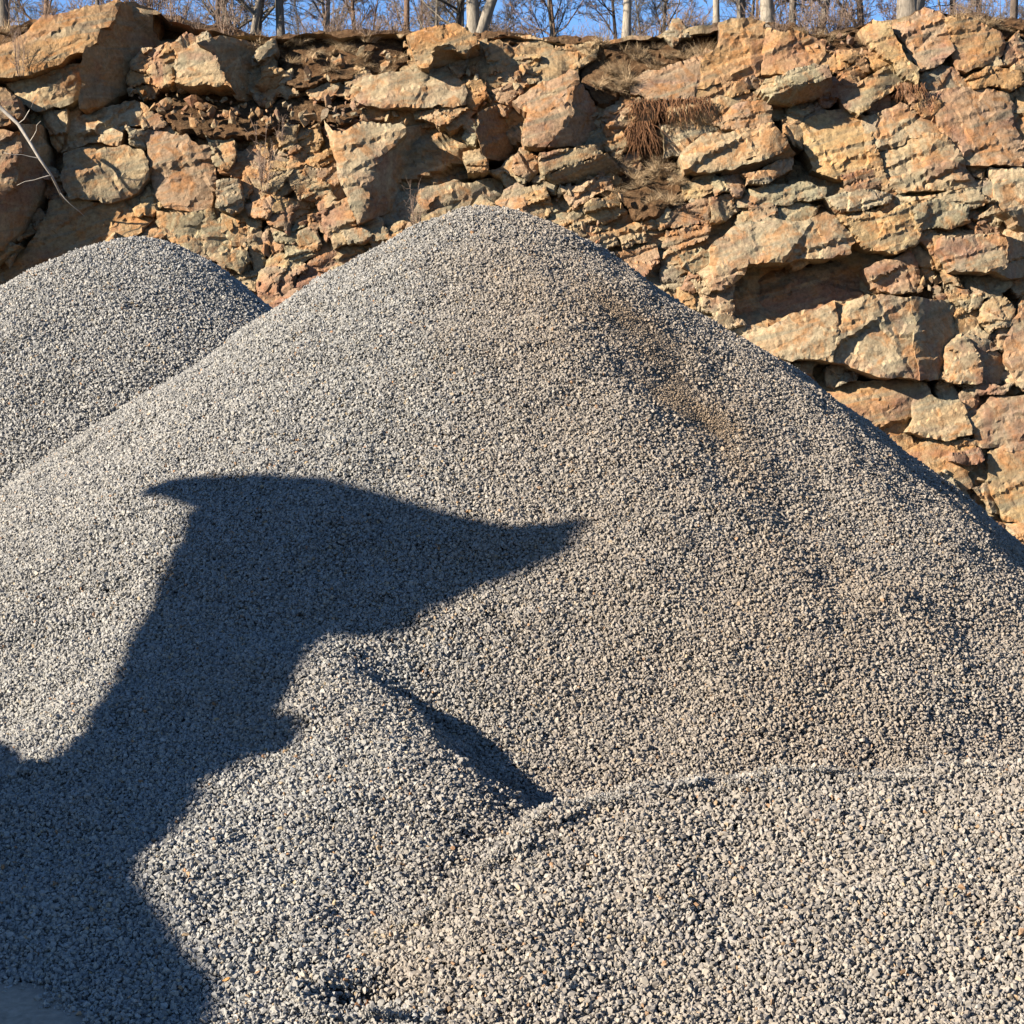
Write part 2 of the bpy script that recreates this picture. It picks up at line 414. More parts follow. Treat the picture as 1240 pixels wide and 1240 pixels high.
def scatter(name, parent, hf, box, size, cover, finef, tintf, seed=1, n_single=0):
    g = np.random.default_rng(seed)
    p, nrm = surface_points(hf, *box, size * 5.6, cover, g); n = len(p)
    a = g.normal(size=(n, 3)); t1 = np.cross(nrm, a); t1 /= np.linalg.norm(t1, axis=1)[:, None]; t2 = np.cross(nrm, t1)
    rot = euler_np(np.stack([t1, t2, nrm], -1))
    fl = lambda q: np.clip(tintf(q[:, 0], q[:, 1]) + g.normal(0, 0.05, len(q)), -1, 1)
    idx = np.where(finef(p[:, 0], p[:, 1]) > g.uniform(0.15, 0.6, n), g.integers(11, 16, n), g.integers(0, 11, n))
    me = bpy.data.meshes.new(name); me.vertices.add(n)
    me.vertices.foreach_set('co', (p + nrm * (g.uniform(-0.4, 0.1, n) * size)[:, None]).astype(np.float32).ravel())
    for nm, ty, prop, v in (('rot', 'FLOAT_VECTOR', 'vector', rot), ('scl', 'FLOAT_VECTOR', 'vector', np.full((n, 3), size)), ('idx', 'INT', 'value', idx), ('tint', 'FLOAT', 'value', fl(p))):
        at = me.attributes.new(nm, ty, 'POINT'); at.data.foreach_set(prop, v.astype(np.int32 if ty == 'INT' else np.float32).ravel())
    me.materials.append(M_GRAVEL); me.update()
    o = obj(name, me, None, parent); o['kind'] = 'stuff'
    md = o.modifiers.new('scatter', 'NODES'); md.node_group = GN
    print(name, n)
    if n_single:           # the stones that show largest lie on top one by one
        p, nrm = surface_points(hf, *box, 0.12, cover, g, (4, 1236)); px, py, f = project(p)
        sz = size * np.clip(np.exp(g.normal(0.35, 0.25, len(p))), 0.9, 2.3)
        ok = (py < 1234) & (py > 300); top = np.argsort(-np.where(ok, sz / f, 0))[:int(n_single * 2.5)]
        top = g.permutation(top)[:n_single]; tt = fl(p)
        for i in top:
            q = bpy.data.objects.new('stone', STONES[int(g.integers(0, 12))]); COL.objects.link(q); q.parent = parent
            q.location = p[i] + nrm[i] * size * 0.35; q.rotation_euler = g.uniform(0, 6.28, 3); q.scale = (sz[i], sz[i], sz[i]); q['tint'] = float(tt[i])
    return o

def brown(x, y):        # bands where finer, browner crushed material shows
    p3 = np.stack([x, y, 0 * x], -1)
    d, s = on_line(x, y, EDGE_B[0][:2], EDGE_B[1][:2])
    d = d + 0.16 * fbm(np.stack([x * 1.2, y * 0.5, 0 * x], -1) * 3, 62, 3)
    b = np.exp(-((d - 0.30) / 0.24) ** 2) * sstep(-0.05, 0.15, s) * (1 - sstep(0.4, 0.8, s)) * 1.2
    d2, s2 = on_line(x, y, EDGE_A[0][:2], EDGE_A[1][:2])
    return np.clip(b * (0.75 + 0.5 * vnoise(p3 * 2.3, 61)), 0, 1)
def tint_main(x, y):
    p3 = np.stack([x, y, 0 * x], -1)
    return 0.78 * brown(x, y) + 0.42 * sstep(-1.0, 0.5, x) - 0.20 * sstep(0.6, 2.3, -x) * (0.8 + 0.4 * vnoise(p3 * 1.5, 8)) + 0.14 * sstep(0.1, 0.8, fbm(p3 * 0.7, 81, 3))
not_sand = lambda x, y: ~in_poly(x + 0.05 * vnoise(np.stack([x, y, 0 * x], -1) * 9, 2), y, SAND_XY)
SZ = 0.0188
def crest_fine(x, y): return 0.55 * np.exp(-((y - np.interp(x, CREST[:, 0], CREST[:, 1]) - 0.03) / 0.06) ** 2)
scatter('loose_gravel', main, h_gravel, (-6.8, 6.8, 4.6, 14.0), SZ, lambda x, y: (h_main(x, y) >= h_front(x, y)) & (h_main(x, y) > 0.02) & not_sand(x, y), brown, tint_main, 4, 300)
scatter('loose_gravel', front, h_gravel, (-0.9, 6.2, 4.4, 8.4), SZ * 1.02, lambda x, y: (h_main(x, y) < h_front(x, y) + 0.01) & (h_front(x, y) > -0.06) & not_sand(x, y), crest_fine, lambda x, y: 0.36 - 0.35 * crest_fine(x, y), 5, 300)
scatter('loose_gravel', back, h_back, (-7.5, 0.4, 11.0, 17.0), 0.0235, lambda x, y: h_back(x, y) > 0.0, lambda x, y: 0 * x, lambda x, y: -0.12 + 0 * x, 6)
#@@CLIFF
# ------------------------------------------------------------------ quarry face: a backing wall of rock, split blocks standing proud of it
PXM = 53.5
def y_wall(px, py):
    return 42.0 + (650 - np.asarray(py, float)) / 600 * 3.0
TOPLINE = np.array([(-500, 30), (-60, 28), (0, 36), (40, 26), (80, 16), (150, 6), (190, 16), (240, 36), (300, 46), (360, 44), (480, 42), (560, 46), (640, 48), (720, 52), (800, 40), (870, 30), (930, 34), (1000, 46), (1045, 30), (1110, 12), (1160, 24), (1240, 34), (1800, 30)], float)
def top_y(px):
    px = np.asarray(px, float); return np.interp(px, TOPLINE[:, 0], TOPLINE[:, 1]) + 3.5 * fbm(np.stack([px / 23, 0 * px, 0 * px], -1), 88, 3)
TH = math.radians(17)
def strat_t(px, py): return np.asarray(py) * math.cos(TH) + np.asarray(px) * math.sin(TH)
CAVES = [(975, 150, 45, 55, 1.3), (985, 350, 90, 40, 0.7), (600, 215, 60, 40, 0.7), (328, 300, 14, 60, 1.0), (725, 200, 40, 25, 0.6), (180, 85, 60, 45, 0.9), (1228, 330, 16, 30, 0.8), (1150, 440, 25, 20, 0.4), (345, 190, 40, 30, 0.5), (30, 230, 45, 80, 0.5), (1050, 455, 60, 20, 0.6)]
SOILS = [
 (0.25, 0.0, -1.1, [(118,133),(150,118),(180,106),(215,97),(280,108),(312,122),(372,118),(430,118),(455,132),(425,150),(393,148),(345,152),(300,168),(250,166),(222,160),(186,137),(165,124)]),
 (0.75, 0.0, -1.2, [(186,22),(200,20),(300,42),(400,40),(480,38),(498,72),(478,88),(440,95),(400,100),(345,104),(332,60),(240,52),(192,48)]),
 (0.55, 0.0, -0.9, [(700,60),(760,52),(830,44),(868,40),(866,62),(830,76),(765,100),(735,130),(715,120),(702,95)]),
 (0.45, 0.0, -0.9, [(735,190),(770,150),(800,125),(828,190),(822,240),(800,262),(770,265),(745,232)]),
 (0.6, 0.0, -1.0, [(930,28),(1000,44),(1048,32),(1056,24),(1056,56),(1046,64),(1000,60),(960,42)]),
 (0.5, 0.0, -0.7, [(1040,372),(1075,354),(1112,352),(1150,340),(1160,366),(1105,362),(1050,359),(1010,366)]),
 (0.55, 0.0, -1.0, [(1140,16),(1200,22),(1245,30),(1310,30),(1310,80),(1240,50),(1215,48),(1180,26)]),
 (0.6, 0.0, -1.0, [(480,38),(500,40),(560,40),(640,43),(725,47),(725,56),(670,58),(585,50),(500,60)]),
 (0.6, 0.0, -0.9, [(-140,40),(0,34),(36,32),(30,50),(0,62),(-140,70)]),
]
def d_back(px, py):
    p3 = np.stack([px / 40, py / 40, 0 * px], -1)
    d = 0.34 + 0.16 * fbm(p3, 101, 4)
    for cx, cy, rx, ry, a in CAVES: d = d + 1.5 * a * np.exp(-((px - cx) / rx) ** 2 - ((py - cy) / ry) ** 2)
    for sl in SOILS: d = d + 1.0 * in_poly(px, py, sl[3]) * sstep(0, 12, py - top_y(px))
    t = strat_t(px, py) / 11 + 0.6 * vnoise(p3 * 0.8, 7); k = np.floor(t)
    return d + 0.12 * _hash(k.astype(np.int64), (0 * px).astype(np.int64), (0 * px).astype(np.int64), 5) * sstep(30, 80, py - top_y(px))

PXS = np.arange(-500, 1801, 5.0); NV = 150
PX = np.repeat(PXS[None, :], NV, 0); W = np.linspace(0, 1, NV)[:, None]
PY = top_y(PX) + W * (745 - top_y(PX))
Vw = at_y(PX, PY, y_wall(PX, PY) + d_back(PX, PY)).reshape(-1, 3)
nx_ = len(PXS); ii = np.arange(NV * nx_).reshape(NV, nx_)
Fw = np.stack([ii[:-1, :-1].ravel(), ii[1:, :-1].ravel(), ii[1:, 1:].ravel(), ii[:-1, 1:].ravel()], -1)
cliff = tag(obj('cliff', mesh_np('cliff', Vw, Fw), M_ROCK), kind='structure')
cliff.color = (0.33, 0.24, 0.14, 1)
# wooded plateau on top of the cliff, running back to the horizon
rows = [Vw[:nx_]]
for k, back_ in enumerate((0.6, 1.5, 3, 6, 12, 25, 50, 110, 250, 600)):
    r_ = Vw[:nx_].copy(); r_[:, 1] += back_; r_[:, 0] *= 1 + back_ / 60
    zt = 0.25 * (1 - math.exp(-back_ / 1.0)) + 0.10 * fbm(np.stack([r_[:, 0] * 0.7, r_[:, 1] * 0.7, 0 * r_[:, 0]], -1), 15, 3)
    mean = r_[:, 2].mean(); r_[:, 2] = r_[:, 2] * math.exp(-back_ / 15) + mean * (1 - math.exp(-back_ / 15)) + zt; rows.append(r_)
Vp = np.concatenate(rows); m_ = len(rows); ii = np.arange(m_ * nx_).reshape(m_, nx_)
Fp = np.stack([ii[:-1, :-1].ravel(), ii[:-1, 1:].ravel(), ii[1:, 1:].ravel(), ii[1:, :-1].ravel()], -1)
hill = tag(obj('hilltop', mesh_np('hilltop', Vp, Fp, True), M_SOIL), kind='structure')
def plateau_z(px, extra=0.0): return at_y(px, top_y(px), y_wall(px, top_y(px)) + 0.5)[..., 2]

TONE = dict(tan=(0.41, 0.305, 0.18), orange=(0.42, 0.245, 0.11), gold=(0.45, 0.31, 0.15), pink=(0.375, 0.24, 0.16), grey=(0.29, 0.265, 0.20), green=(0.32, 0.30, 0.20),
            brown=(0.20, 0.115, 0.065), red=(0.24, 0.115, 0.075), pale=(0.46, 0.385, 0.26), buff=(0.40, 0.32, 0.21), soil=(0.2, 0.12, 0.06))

def outline(pts, rg, grow=1.9, step=5.0):
    pts = np.array(pts, float); c = pts.mean(0)
    a = 0.5 * np.sum(pts[:, 0] * np.roll(pts[:, 1], -1) - np.roll(pts[:, 0], -1) * pts[:, 1])
    if a < 0: pts = pts[::-1]
    # push out a little
    e = np.roll(pts, -1, 0) - pts; nrm = np.stack([e[:, 1], -e[:, 0]], -1); nrm /= np.linalg.norm(nrm, axis=1)[:, None] + 1e-9
    vn = nrm + np.roll(nrm, 1, 0); vn /= np.linalg.norm(vn, axis=1)[:, None] + 1e-6
    pts = pts + vn * grow
    out = []
    for i in range(len(pts)):
        p, q = pts[i], pts[(i + 1) % len(pts)]; L = np.linalg.norm(q - p); n = max(1, int(round(L / step)))
        seg = [p, q]
        while len(seg) - 1 < n:
            ns = []
            for u, v in zip(seg[:-1], seg[1:]):
                l = np.linalg.norm(v - u); d = np.array([-(v - u)[1], (v - u)[0]]) / (l + 1e-6)
                ns += [u, (u + v) / 2 + d * rg.normal() * min(0.075 * l, 2.2)]
            seg = ns + [seg[-1]]
        out += seg[:-1]
    return np.array(out)

def piece(pts, d, gx, gz, rg, rough=1.0, thick=1.2, spacing=None, chips=3, bevel=0.022, strata=1.0, anchor=None):
    src = np.array(pts, float); area = 0.5 * abs(np.sum(src[:, 0] * np.roll(src[:, 1], -1) - np.roll(src[:, 0], -1) * src[:, 1]))
    sp = spacing or min(4.4, max(2.6, math.sqrt(area) / 14))
    ol = outline(pts, rg, step=sp * 1.15); n = len(ol); c = src.mean(0) if anchor is None else np.array(anchor, float)
    lo = ol.min(0); hi = ol.max(0)
    X, Y = np.meshgrid(np.arange(lo[0], hi[0], sp), np.arange(lo[1], hi[1], sp * 0.87)); X[1::2] += sp / 2
    g = np.stack([X.ravel(), Y.ravel()], -1) + rg.uniform(-0.33, 0.33, (X.size, 2)) * sp
    g = g[in_poly(g[:, 0], g[:, 1], [tuple(q) for q in ol])]
    A = ol; B = np.roll(ol, -1, 0)
    def edist(p):
        ab = B - A; t = np.clip(((p[:, None] - A) * ab).sum(-1) / ((ab ** 2).sum(-1) + 1e-9), 0, 1)
        return np.linalg.norm(p[:, None] - (A + t[..., None] * ab), axis=-1).min(1)
    if len(g):
        ed = edist(g); g = g[ed > 0.55 * sp]
    vin = [Vector(q) for q in ol] + [Vector(q) for q in g]
    vs, es, fs, *_ = delaunay_2d_cdt(vin, [(i, (i + 1) % n) for i in range(n)], [], 1, 1e-4)
    P = np.array([(v.x, v.y) for v in vs]); px, py = P[:, 0], P[:, 1]
    size = math.sqrt(area)
    D = d + ((px - c[0]) * gx + (py - c[1]) * gz) / PXM
    rough = rough * (0.62 if area > 1100 else 0.85)
    ctr = src.mean(0)
    for k in range(chips):       # broken-off corners and edges
        b = ol[rg.integers(0, n)]; dr = ctr - b; dr /= np.linalg.norm(dr) + 1e-6
        ang = rg.uniform(-0.6, 0.6); dr = np.array([dr[0] * math.cos(ang) - dr[1] * math.sin(ang), dr[0] * math.sin(ang) + dr[1] * math.cos(ang)])
        o = rg.uniform(0.05, 0.26) * size; s_ = ((P - b) * dr).sum(1)
        D = D + np.maximum(0, o - s_) / PXM * rg.uniform(0.12, 0.6) * rough
    for k in range(1 + int(size / 28)):       # shallow splits of the face along joints
        q = ol[rg.integers(0, n)] * 0.5 + ctr * 0.5; a_ = rg.choice([-TH, -TH, 1.05, rg.uniform(0, 3.14)]) + rg.normal() * 0.12
        s_ = -(px - q[0]) * math.sin(a_) + (py - q[1]) * math.cos(a_)
        s_ = s_ + 2.0 * vnoise(np.stack([px / 9, py / 9, 0 * px + k], -1), int(rg.integers(0, 999)))
        D = D + rough * rg.uniform(0.02, 0.10) * sstep(-1.2, 1.2, s_ * rg.choice([-1, 1])) + rough * 0.05 * np.exp(-(s_ / 1.3) ** 2)
    sd = int(rg.integers(0, 9999))
    p3 = np.stack([px / PXM, py / PXM, 0 * px], -1)
    t = strat_t(px, py) / rg.uniform(6, 13) + 0.5 * vnoise(p3 * 1.2, sd); kf = np.floor(t)
    D = D + strata * rough * (0.05 if sd % 3 == 0 else 0.012) * _hash(kf.astype(np.int64), np.full(len(px), sd, np.int64), np.zeros(len(px), np.int64), 3)
    D = D + rough * (0.14 * fbm(p3 * 0.55, 77, 3) + 0.010 * fbm(p3 * 6.0, sd + 5, 2))
    for pitch, og, tg_ in ((52.0, 0.06, 0.17), (19.0, 0.014, 0.10)):      # broken facets, longer along the bedding
        k_ = int(np.clip(area / pitch ** 2, 2, 90)); sx_ = rg.uniform(lo, hi, (k_, 2)); o_ = rg.normal(size=k_) * og; g_ = rg.normal(size=(k_, 2)) * tg_
        dx_ = px[:, None] - sx_[:, 0]; dy_ = py[:, None] - sx_[:, 1]
        uu = dx_ * math.cos(TH) - dy_ * math.sin(TH); vv = dx_ * math.sin(TH) + dy_ * math.cos(TH)
        w_ = (uu * 0.6) ** 2 + (vv * 1.25) ** 2; m_ = w_.argmin(1); r_i = np.arange(len(px))
        D = D + rough * (o_[m_] + np.clip((dx_[r_i, m_] * g_[m_, 0] + dy_[r_i, m_] * g_[m_, 1]) / PXM, -0.09, 0.09))
    on = np.zeros(len(P), bool); on[:n] = True
    ed = edist(P)
    D = D + bevel * (1 - sstep(0, 1, ed / max(2.0, min(4.0, 0.05 * size)))) ** 1.5 + 0.02 * rg.normal(size=len(P)) * on
    V = at_y(px, py, y_wall(px, py) + D)
    faces = []
    # which boundary vertices the triangulation kept
    from collections import Counter
    cnt = Counter(); ordered = {}
    for f in fs:
        f = list(f); a_, b_, c_ = P[f[0]], P[f[1]], P[f[2]]
        # picture y points down: keep faces turned to the camera
        if (b_[0] - a_[0]) * (c_[1] - a_[1]) - (b_[1] - a_[1]) * (c_[0] - a_[0]) > 0: f = f[::-1]
        faces.append(f)
        for i in range(3):
            e = (f[i], f[(i + 1) % 3]); ordered[e] = 1; cnt[tuple(sorted(e))] += 1
    bd = [e for e in ordered if cnt[tuple(sorted(e))] == 1]
    back = {}; Vb = []
    for e in bd:
        for v in e:
            if v not in back:
                back[v] = len(V) + len(Vb); q = V[v].copy(); q[1] += thick; Vb.append(q)
    for a_, b_ in bd: faces.append([b_, a_, back[a_], back[b_]])
    return np.concatenate([V, np.array(Vb).reshape(-1, 3)]), faces

def rock_mesh(pieces, seed):
    rg = np.random.default_rng(seed); V = []; Fc = []; b = 0
    for pc in pieces:
        kw = dict(pc[4]) if len(pc) > 4 else {}
        v, f = piece(pc[0], pc[1], pc[2], pc[3], rg, **kw)
        V.append(v); Fc += [[i + b for i in q] for q in f]; b += len(v)
    V = np.concatenate(V); o = V.mean(0)
    return mesh_np('rock', V - o, Fc), o

def rock(name, tone, pieces, seed, parent=None, mat=None):
    me, o = rock_mesh(pieces, seed)
    ob = obj(name, me, mat or M_ROCK, parent, tuple(o))
    c = TONE[tone]; j = rnd.uniform(0.86, 1.12); w = rnd.uniform(-0.04, 0.04)
    ob.color = (c[0] * j * (1 + w), c[1] * j, c[2] * j * (1 - w), 1)
    return ob

# blocks of the face: (tone, stand-out in metres, lean x, lean z, outline in photograph pixels)
R = dict
BL = [
 ('tan', -0.55, 0, 0, [(42,86),(102,78),(100,95),(96,118),(80,126),(50,133),(35,128),(22,122),(9,102),(25,97)]),
 ('tan', -0.3, 0, 0, [(50,135),(80,132),(79,150),(75,162),(70,182),(62,165),(55,150)]),
 ('pale', 0.0, 0, 0, [(82,150),(110,140),(125,131),(165,124),(175,135),(172,150),(150,152),(145,175),(120,170),(75,184),(71,168)]),
 ('orange', 0.3, 0, 0, [(105,164),(120,167),(145,172),(140,182),(95,188),(98,178)]),
 ('tan', -0.25, 0.1, 0, [(78,187),(105,180),(130,180),(170,182),(178,195),(178,215),(165,232),(148,240),(130,245),(85,240),(75,215)]),
 ('pink', 0.0, 0, 0, [(173,158),(190,157),(225,163),(240,178),(262,172),(258,200),(262,225),(255,250),(235,255),(200,250),(190,235),(183,215),(180,190)]),
 ('buff', 0.0, 0.1, -0.1, [(168,124),(185,137),(222,160),(224,166),(190,156),(173,156),(172,150),(176,136)]),
 ('orange', 0.05, 0, 0, [(60,245),(75,242),(145,243),(160,255),(186,262),(160,290),(100,330),(-10,352),(-30,335),(25,308),(44,286)]),
 ('green', 0.0, 0.2, 0, [(190,255),(235,258),(258,254),(262,300),(255,320),(220,300),(190,268)]),
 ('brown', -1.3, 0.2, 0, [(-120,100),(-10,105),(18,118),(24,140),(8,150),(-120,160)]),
 ('tan', 0.3, 0, -0.4, [(395,148),(380,143),(350,150),(340,158),(352,168),(372,165)]),
 ('orange', 0.1, -0.2, 0, [(345,152),(375,147),(386,152),(390,170),(388,190),(375,196),(368,180),(355,165)]),
 ('green', 0.0, 0, 0, [(250,165),(280,165),(282,195),(275,205),(262,200)]),
 ('grey', -0.3, 0.1, 0, [(263,220),(288,217),(293,250),(280,258),(262,250)]),
 ('buff', 0.1, 0, 0, [(290,205),(312,205),(315,230),(300,228)]),
 ('green', 0.05, 0.15, 0, [(245,270),(295,262),(300,290),(302,315),(290,330),(270,322),(250,305)]),
 ('tan', 0.15, 0.2, 0, [(295,260),(315,255),(318,300),(322,330),(308,338),(303,300)]),
 ('tan', 0.0, 0.1, 0.2, [(320,208),(355,206),(360,218),(340,238),(318,238)]),
 ('red', 0.2, 0.5, 0.4, [(358,200),(390,200),(385,211),(365,217)]),
 ('pink', 0.0, 0, 0, [(385,205),(410,200),(418,235),(400,245),(388,225)]),
 ('tan', 0.1, 0.6, 0.2, [(355,245),(372,240),(385,250),(362,272),(348,270)]),
 ('tan', -0.1, 0, 0, [(385,250),(420,240),(428,262),(430,290),(405,300),(390,280)]),
 ('green', 0.1, 0, 0, [(330,275),(365,270),(380,285),(350,295),(335,292)]),
 ('green', 0.0, 0.1, 0.1, [(345,300),(383,290),(385,308),(350,322),(340,340)]),
 ('red', 0.1, 0.2, 0.2, [(385,312),(440,300),(430,316),(400,332),(360,348),(350,352)]),
 ('buff', 0.1, 0.1, 0.1, [(345,340),(360,330),(352,356),(330,366),(320,345)]),
 ('grey', 0.35, 0, 0, [(478,234),(520,227),(560,223),(608,213),(613,248),(580,256),(520,264),(480,270),(442,282),(450,262)]),
 ('tan', -0.15, 0, 0, [(562,185),(580,181),(585,190),(590,200),(585,208),(567,208)]),
 ('tan', -0.25, 0, 0, [(526,140),(560,132),(578,134),(562,150),(545,157),(530,150)]),
 ('pink', -0.1, 0.1, 0, [(622,205),(630,180),(640,178),(650,190),(655,200),(648,210),(640,218),(625,210)]),
 ('orange', 0.0, 0.1, 0, [(635,228),(660,226),(668,250),(660,264),(640,262),(632,245)]),
 ('pink', -0.1, 0, 0, [(680,225),(738,215),(742,228),(712,240),(695,250),(686,240)]),
 ('gold', -0.1, 0.2, 0, [(710,247),(745,232),(750,245),(748,262),(730,270),(712,260),(708,252)]),
 ('tan', 0.0, 0, 0.2, [(685,280),(710,265),(730,268),(715,282),(695,292)]),
 ('buff', 0.0, 0, 0, [(712,290),(740,284),(748,295),(725,303),(712,302)]),
 ('buff', -0.1, 0, 0, [(750,288),(780,281),(782,292),(755,300)]),
 ('pink', 0.0, 0, 0, [(745,306),(795,297),(797,317),(780,334),(760,326)]),
 ('grey', 0.0, 0, 0, [(777,266),(795,262),(798,276),(779,280)]),
 ('pale', -0.05, 0, 0, [(793,254),(808,250),(813,270),(800,277)]),
 ('pink', -0.05, 0, 0, [(805,260),(820,254),(858,236),(860,255),(858,272),(830,274),(806,274)]),
 ('tan', 0.0, 0.1, 0, [(860,240),(885,235),(900,255),(880,265),(860,270)]),
 ('pink', 0.05, 0, 0, [(800,300),(808,280),(840,274),(860,273),(855,287),(825,300)]),
 ('green', 0.0, 0, 0, [(822,312),(848,301),(864,312),(860,325),(840,330),(828,322)]),
 ('pale', -0.45, 0, 0, [(862,300),(890,275),(930,265),(960,270),(1000,258),(1010,262),(1035,290),(1030,305),(1000,311),(950,316),(905,318),(900,332),(885,345),(862,350),(845,330),(862,318)]),
 ('gold', -0.35, 0, 0, [(1012,262),(1035,267),(1065,257),(1074,260),(1070,288),(1055,302),(1040,292)]),
 ('gold', -0.40, 0.1, 0, [(1060,302),(1074,265),(1090,250),(1110,245),(1116,270),(1110,295),(1090,304)]),
 ('red', 0.75, 0, -0.2, [(888,336),(925,320),(1050,317),(1075,322),(1060,348),(1040,372),(960,380),(900,394),(880,388)]),
 ('pink', 0.0, 0.1, 0, [(1050,325),(1100,303),(1112,340),(1108,352),(1080,354),(1060,347)]),
 ('orange', 0.0, 0, 0, [(972,446),(1040,463),(1100,460),(1122,465),(1105,490),(1100,520),(1110,540),(1132,556),(1100,562),(980,475)]),
 ('tan', -0.2, 0, 0, [(1100,522),(1105,490),(1120,466),(1130,482),(1160,485),(1170,500),(1176,525),(1150,532),(1130,529)], R(rough=0.5, strata=0.3)),
 ('buff', -0.05, 0, 0, [(1182,532),(1173,512),(1190,495),(1200,482),(1240,480),(1310,480),(1310,540),(1220,545),(1190,541),(1150,535)], R(rough=0.6)),
 ('orange', 0.0, 0, 0, [(1100,547),(1130,531),(1180,540),(1187,555),(1170,575),(1178,590),(1150,596),(1100,564)], R(rough=0.6)),
 ('red', -0.35, 0.2, 0.2, [(1155,549),(1187,544),(1191,556),(1172,563),(1155,557)]),
 ('gold', -0.05, 0, 0, [(1200,546),(1310,546),(1310,650),(1215,626),(1200,590),(1197,560)], R(rough=0.6)),
 ('buff', 0.1, 0.5, 0, [(1180,592),(1196,585),(1212,622),(1200,620)]),
 ('buff', -0.25, 0, 0, [(1140,457),(1148,420),(1165,405),(1175,415),(1185,430),(1188,462),(1160,463)]),
 ('grey', -0.05, 0.6, 0, [(1175,406),(1200,415),(1228,462),(1190,463),(1186,430)]),
 ('buff', -0.1, 0, 0, [(1155,466),(1225,464),(1215,476),(1180,480)]),
 ('tan', -0.05, 0, 0, [(1187,372),(1210,355),(1228,375),(1225,395),(1200,402),(1190,390)]),
 ('buff', 0.0, 0, 0, [(1150,342),(1190,360),(1185,372),(1172,377),(1158,360)]),
 ('buff', 0.0, 0, 0, [(1155,335),(1200,330),(1225,345),(1210,355),(1190,360)]),
 ('pink', -0.15, 0, 0, [(1240,360),(1310,340),(1310,475),(1240,472),(1218,430),(1220,410),(1235,380)]),
 ('tan', 0.1, 0, -0.5, [(1112,280),(1215,274),(1228,284),(1145,288)]),
 ('orange', -0.1, 0, 0, [(1108,280),(1125,278),(1145,300),(1152,325),(1166,347),(1150,337),(1130,307)]),
 ('tan', 0.1, 0, 0, [(1097,300),(1112,296),(1128,310),(1130,335),(1114,342),(1106,325)]),
 ('green', -0.3, 0, 0, [(1103,250),(1135,243),(1172,250),(1174,268),(1150,276),(1115,278)]),
 ('buff', -0.1, 0, 0, [(1180,264),(1205,250),(1216,262),(1210,273),(1182,272)]),
 ('pale', -0.15, 0, 0, [(1086,240),(1180,228),(1202,240),(1175,252),(1135,245),(1095,249)]),
 ('tan', -0.15, 0, 0, [(1058,185),(1100,172),(1145,165),(1162,185),(1186,225),(1150,230),(1090,233),(1075,215)]),
 ('orange', -0.05, 0, 0, [(1038,148),(1055,158),(1075,215),(1088,240),(1074,240),(1058,205)]),
 ('buff', -0.1, 0, 0, [(1043,140),(1090,125),(1130,140),(1140,160),(1090,175),(1056,184)]),
 ('gold', 0.0, -0.05, 0, [(960,155),(1000,135),(1038,140),(1047,160),(1057,190),(1070,225),(1040,210),(1010,214),(985,205),(975,175)]),
 ('red', 0.05, 0, 0.2, [(1020,212),(1060,207),(1073,228),(1050,237),(1028,237)]),
 ('gold', -0.25, 0.1, 0, [(1015,105),(1060,90),(1085,78),(1100,95),(1070,115),(1040,138),(1022,125)]),
 ('orange', -0.1, 0, 0, [(993,62),(1030,61),(1046,69),(1020,81),(1010,86),(992,80)]),
 ('brown', 0.0, 0.3, 0.3, [(1012,87),(1046,71),(1056,86),(1025,99)]),
 ('orange', -0.1, 0, 0, [(1047,62),(1075,68),(1083,77),(1062,86),(1056,80)]),
 ('gold', -0.4, 0, 0, [(1043,36),(1058,25),(1075,28),(1085,50),(1100,75),(1113,82),(1110,102),(1098,93),(1085,75),(1055,55)]),
 ('pink', -0.2, 0, 0, [(1078,32),(1120,10),(1140,18),(1150,35),(1155,60),(1140,75),(1115,84),(1100,60),(1090,45)]),
 ('orange', -0.15, 0.1, 0, [(1143,22),(1180,24),(1200,35),(1215,50),(1213,65),(1200,75),(1170,86),(1156,76),(1155,45)]),
 ('buff', 0.0, 0, 0, [(1208,78),(1222,55),(1234,38),(1242,60),(1240,84)]),
 ('grey', -0.05, 0, 0, [(1112,92),(1140,80),(1160,88),(1176,106),(1150,110),(1122,108)]),
 ('orange', -0.25, 0, 0, [(1172,95),(1195,82),(1235,85),(1239,100),(1225,108),(1180,108)]),
 ('pink', -0.1, 0, 0, [(1120,113),(1175,107),(1220,113),(1228,130),(1225,145),(1236,170),(1241,200),(1170,198),(1150,165),(1135,140)]),
 ('orange', 0.0, 0, 0, [(1232,110),(1310,100),(1310,200),(1243,200),(1238,170),(1227,145)]),
 ('pale', -0.05, 0, 0, [(1200,203),(1310,203),(1310,282),(1228,272),(1208,240)]),
 ('orange', -0.15, 0, 0, [(868,60),(872,28),(890,24),(926,28),(923,60),(918,90),(900,95),(860,101),(845,106),(850,80)], R(rough=0.7)),
 ('orange', -0.1, 0, 0, [(927,35),(970,40),(1000,50),(990,76),(960,86),(924,89)], R(rough=0.7)),
 ('orange', -0.05, 0, 0, [(842,107),(900,98),(907,112),(870,119),(843,121)]),
 ('pink', 0.0, 0, 0, [(762,100),(830,75),(855,60),(868,62),(850,80),(844,105),(838,120),(800,118),(765,112)], R(rough=0.7)),
 ('tan', 0.0, 0, 0, [(800,124),(840,122),(880,118),(905,114),(925,108),(930,120),(885,130),(862,150),(830,150)]),
 ('pink', -0.1, 0, 0, [(862,150),(885,130),(930,120),(936,148),(900,158)]),
 ('pale', 0.1, 0, 0, [(800,150),(830,152),(862,152),(845,168),(826,188),(805,190)]),
 ('buff', -0.5, 0, 0, [(825,190),(850,165),(900,157),(935,150),(950,165),(955,175),(935,188),(900,197),(870,205),(830,209)]),
 ('grey', -0.3, 0, 0, [(900,211),(945,195),(960,192),(958,205),(930,220),(905,222)]),
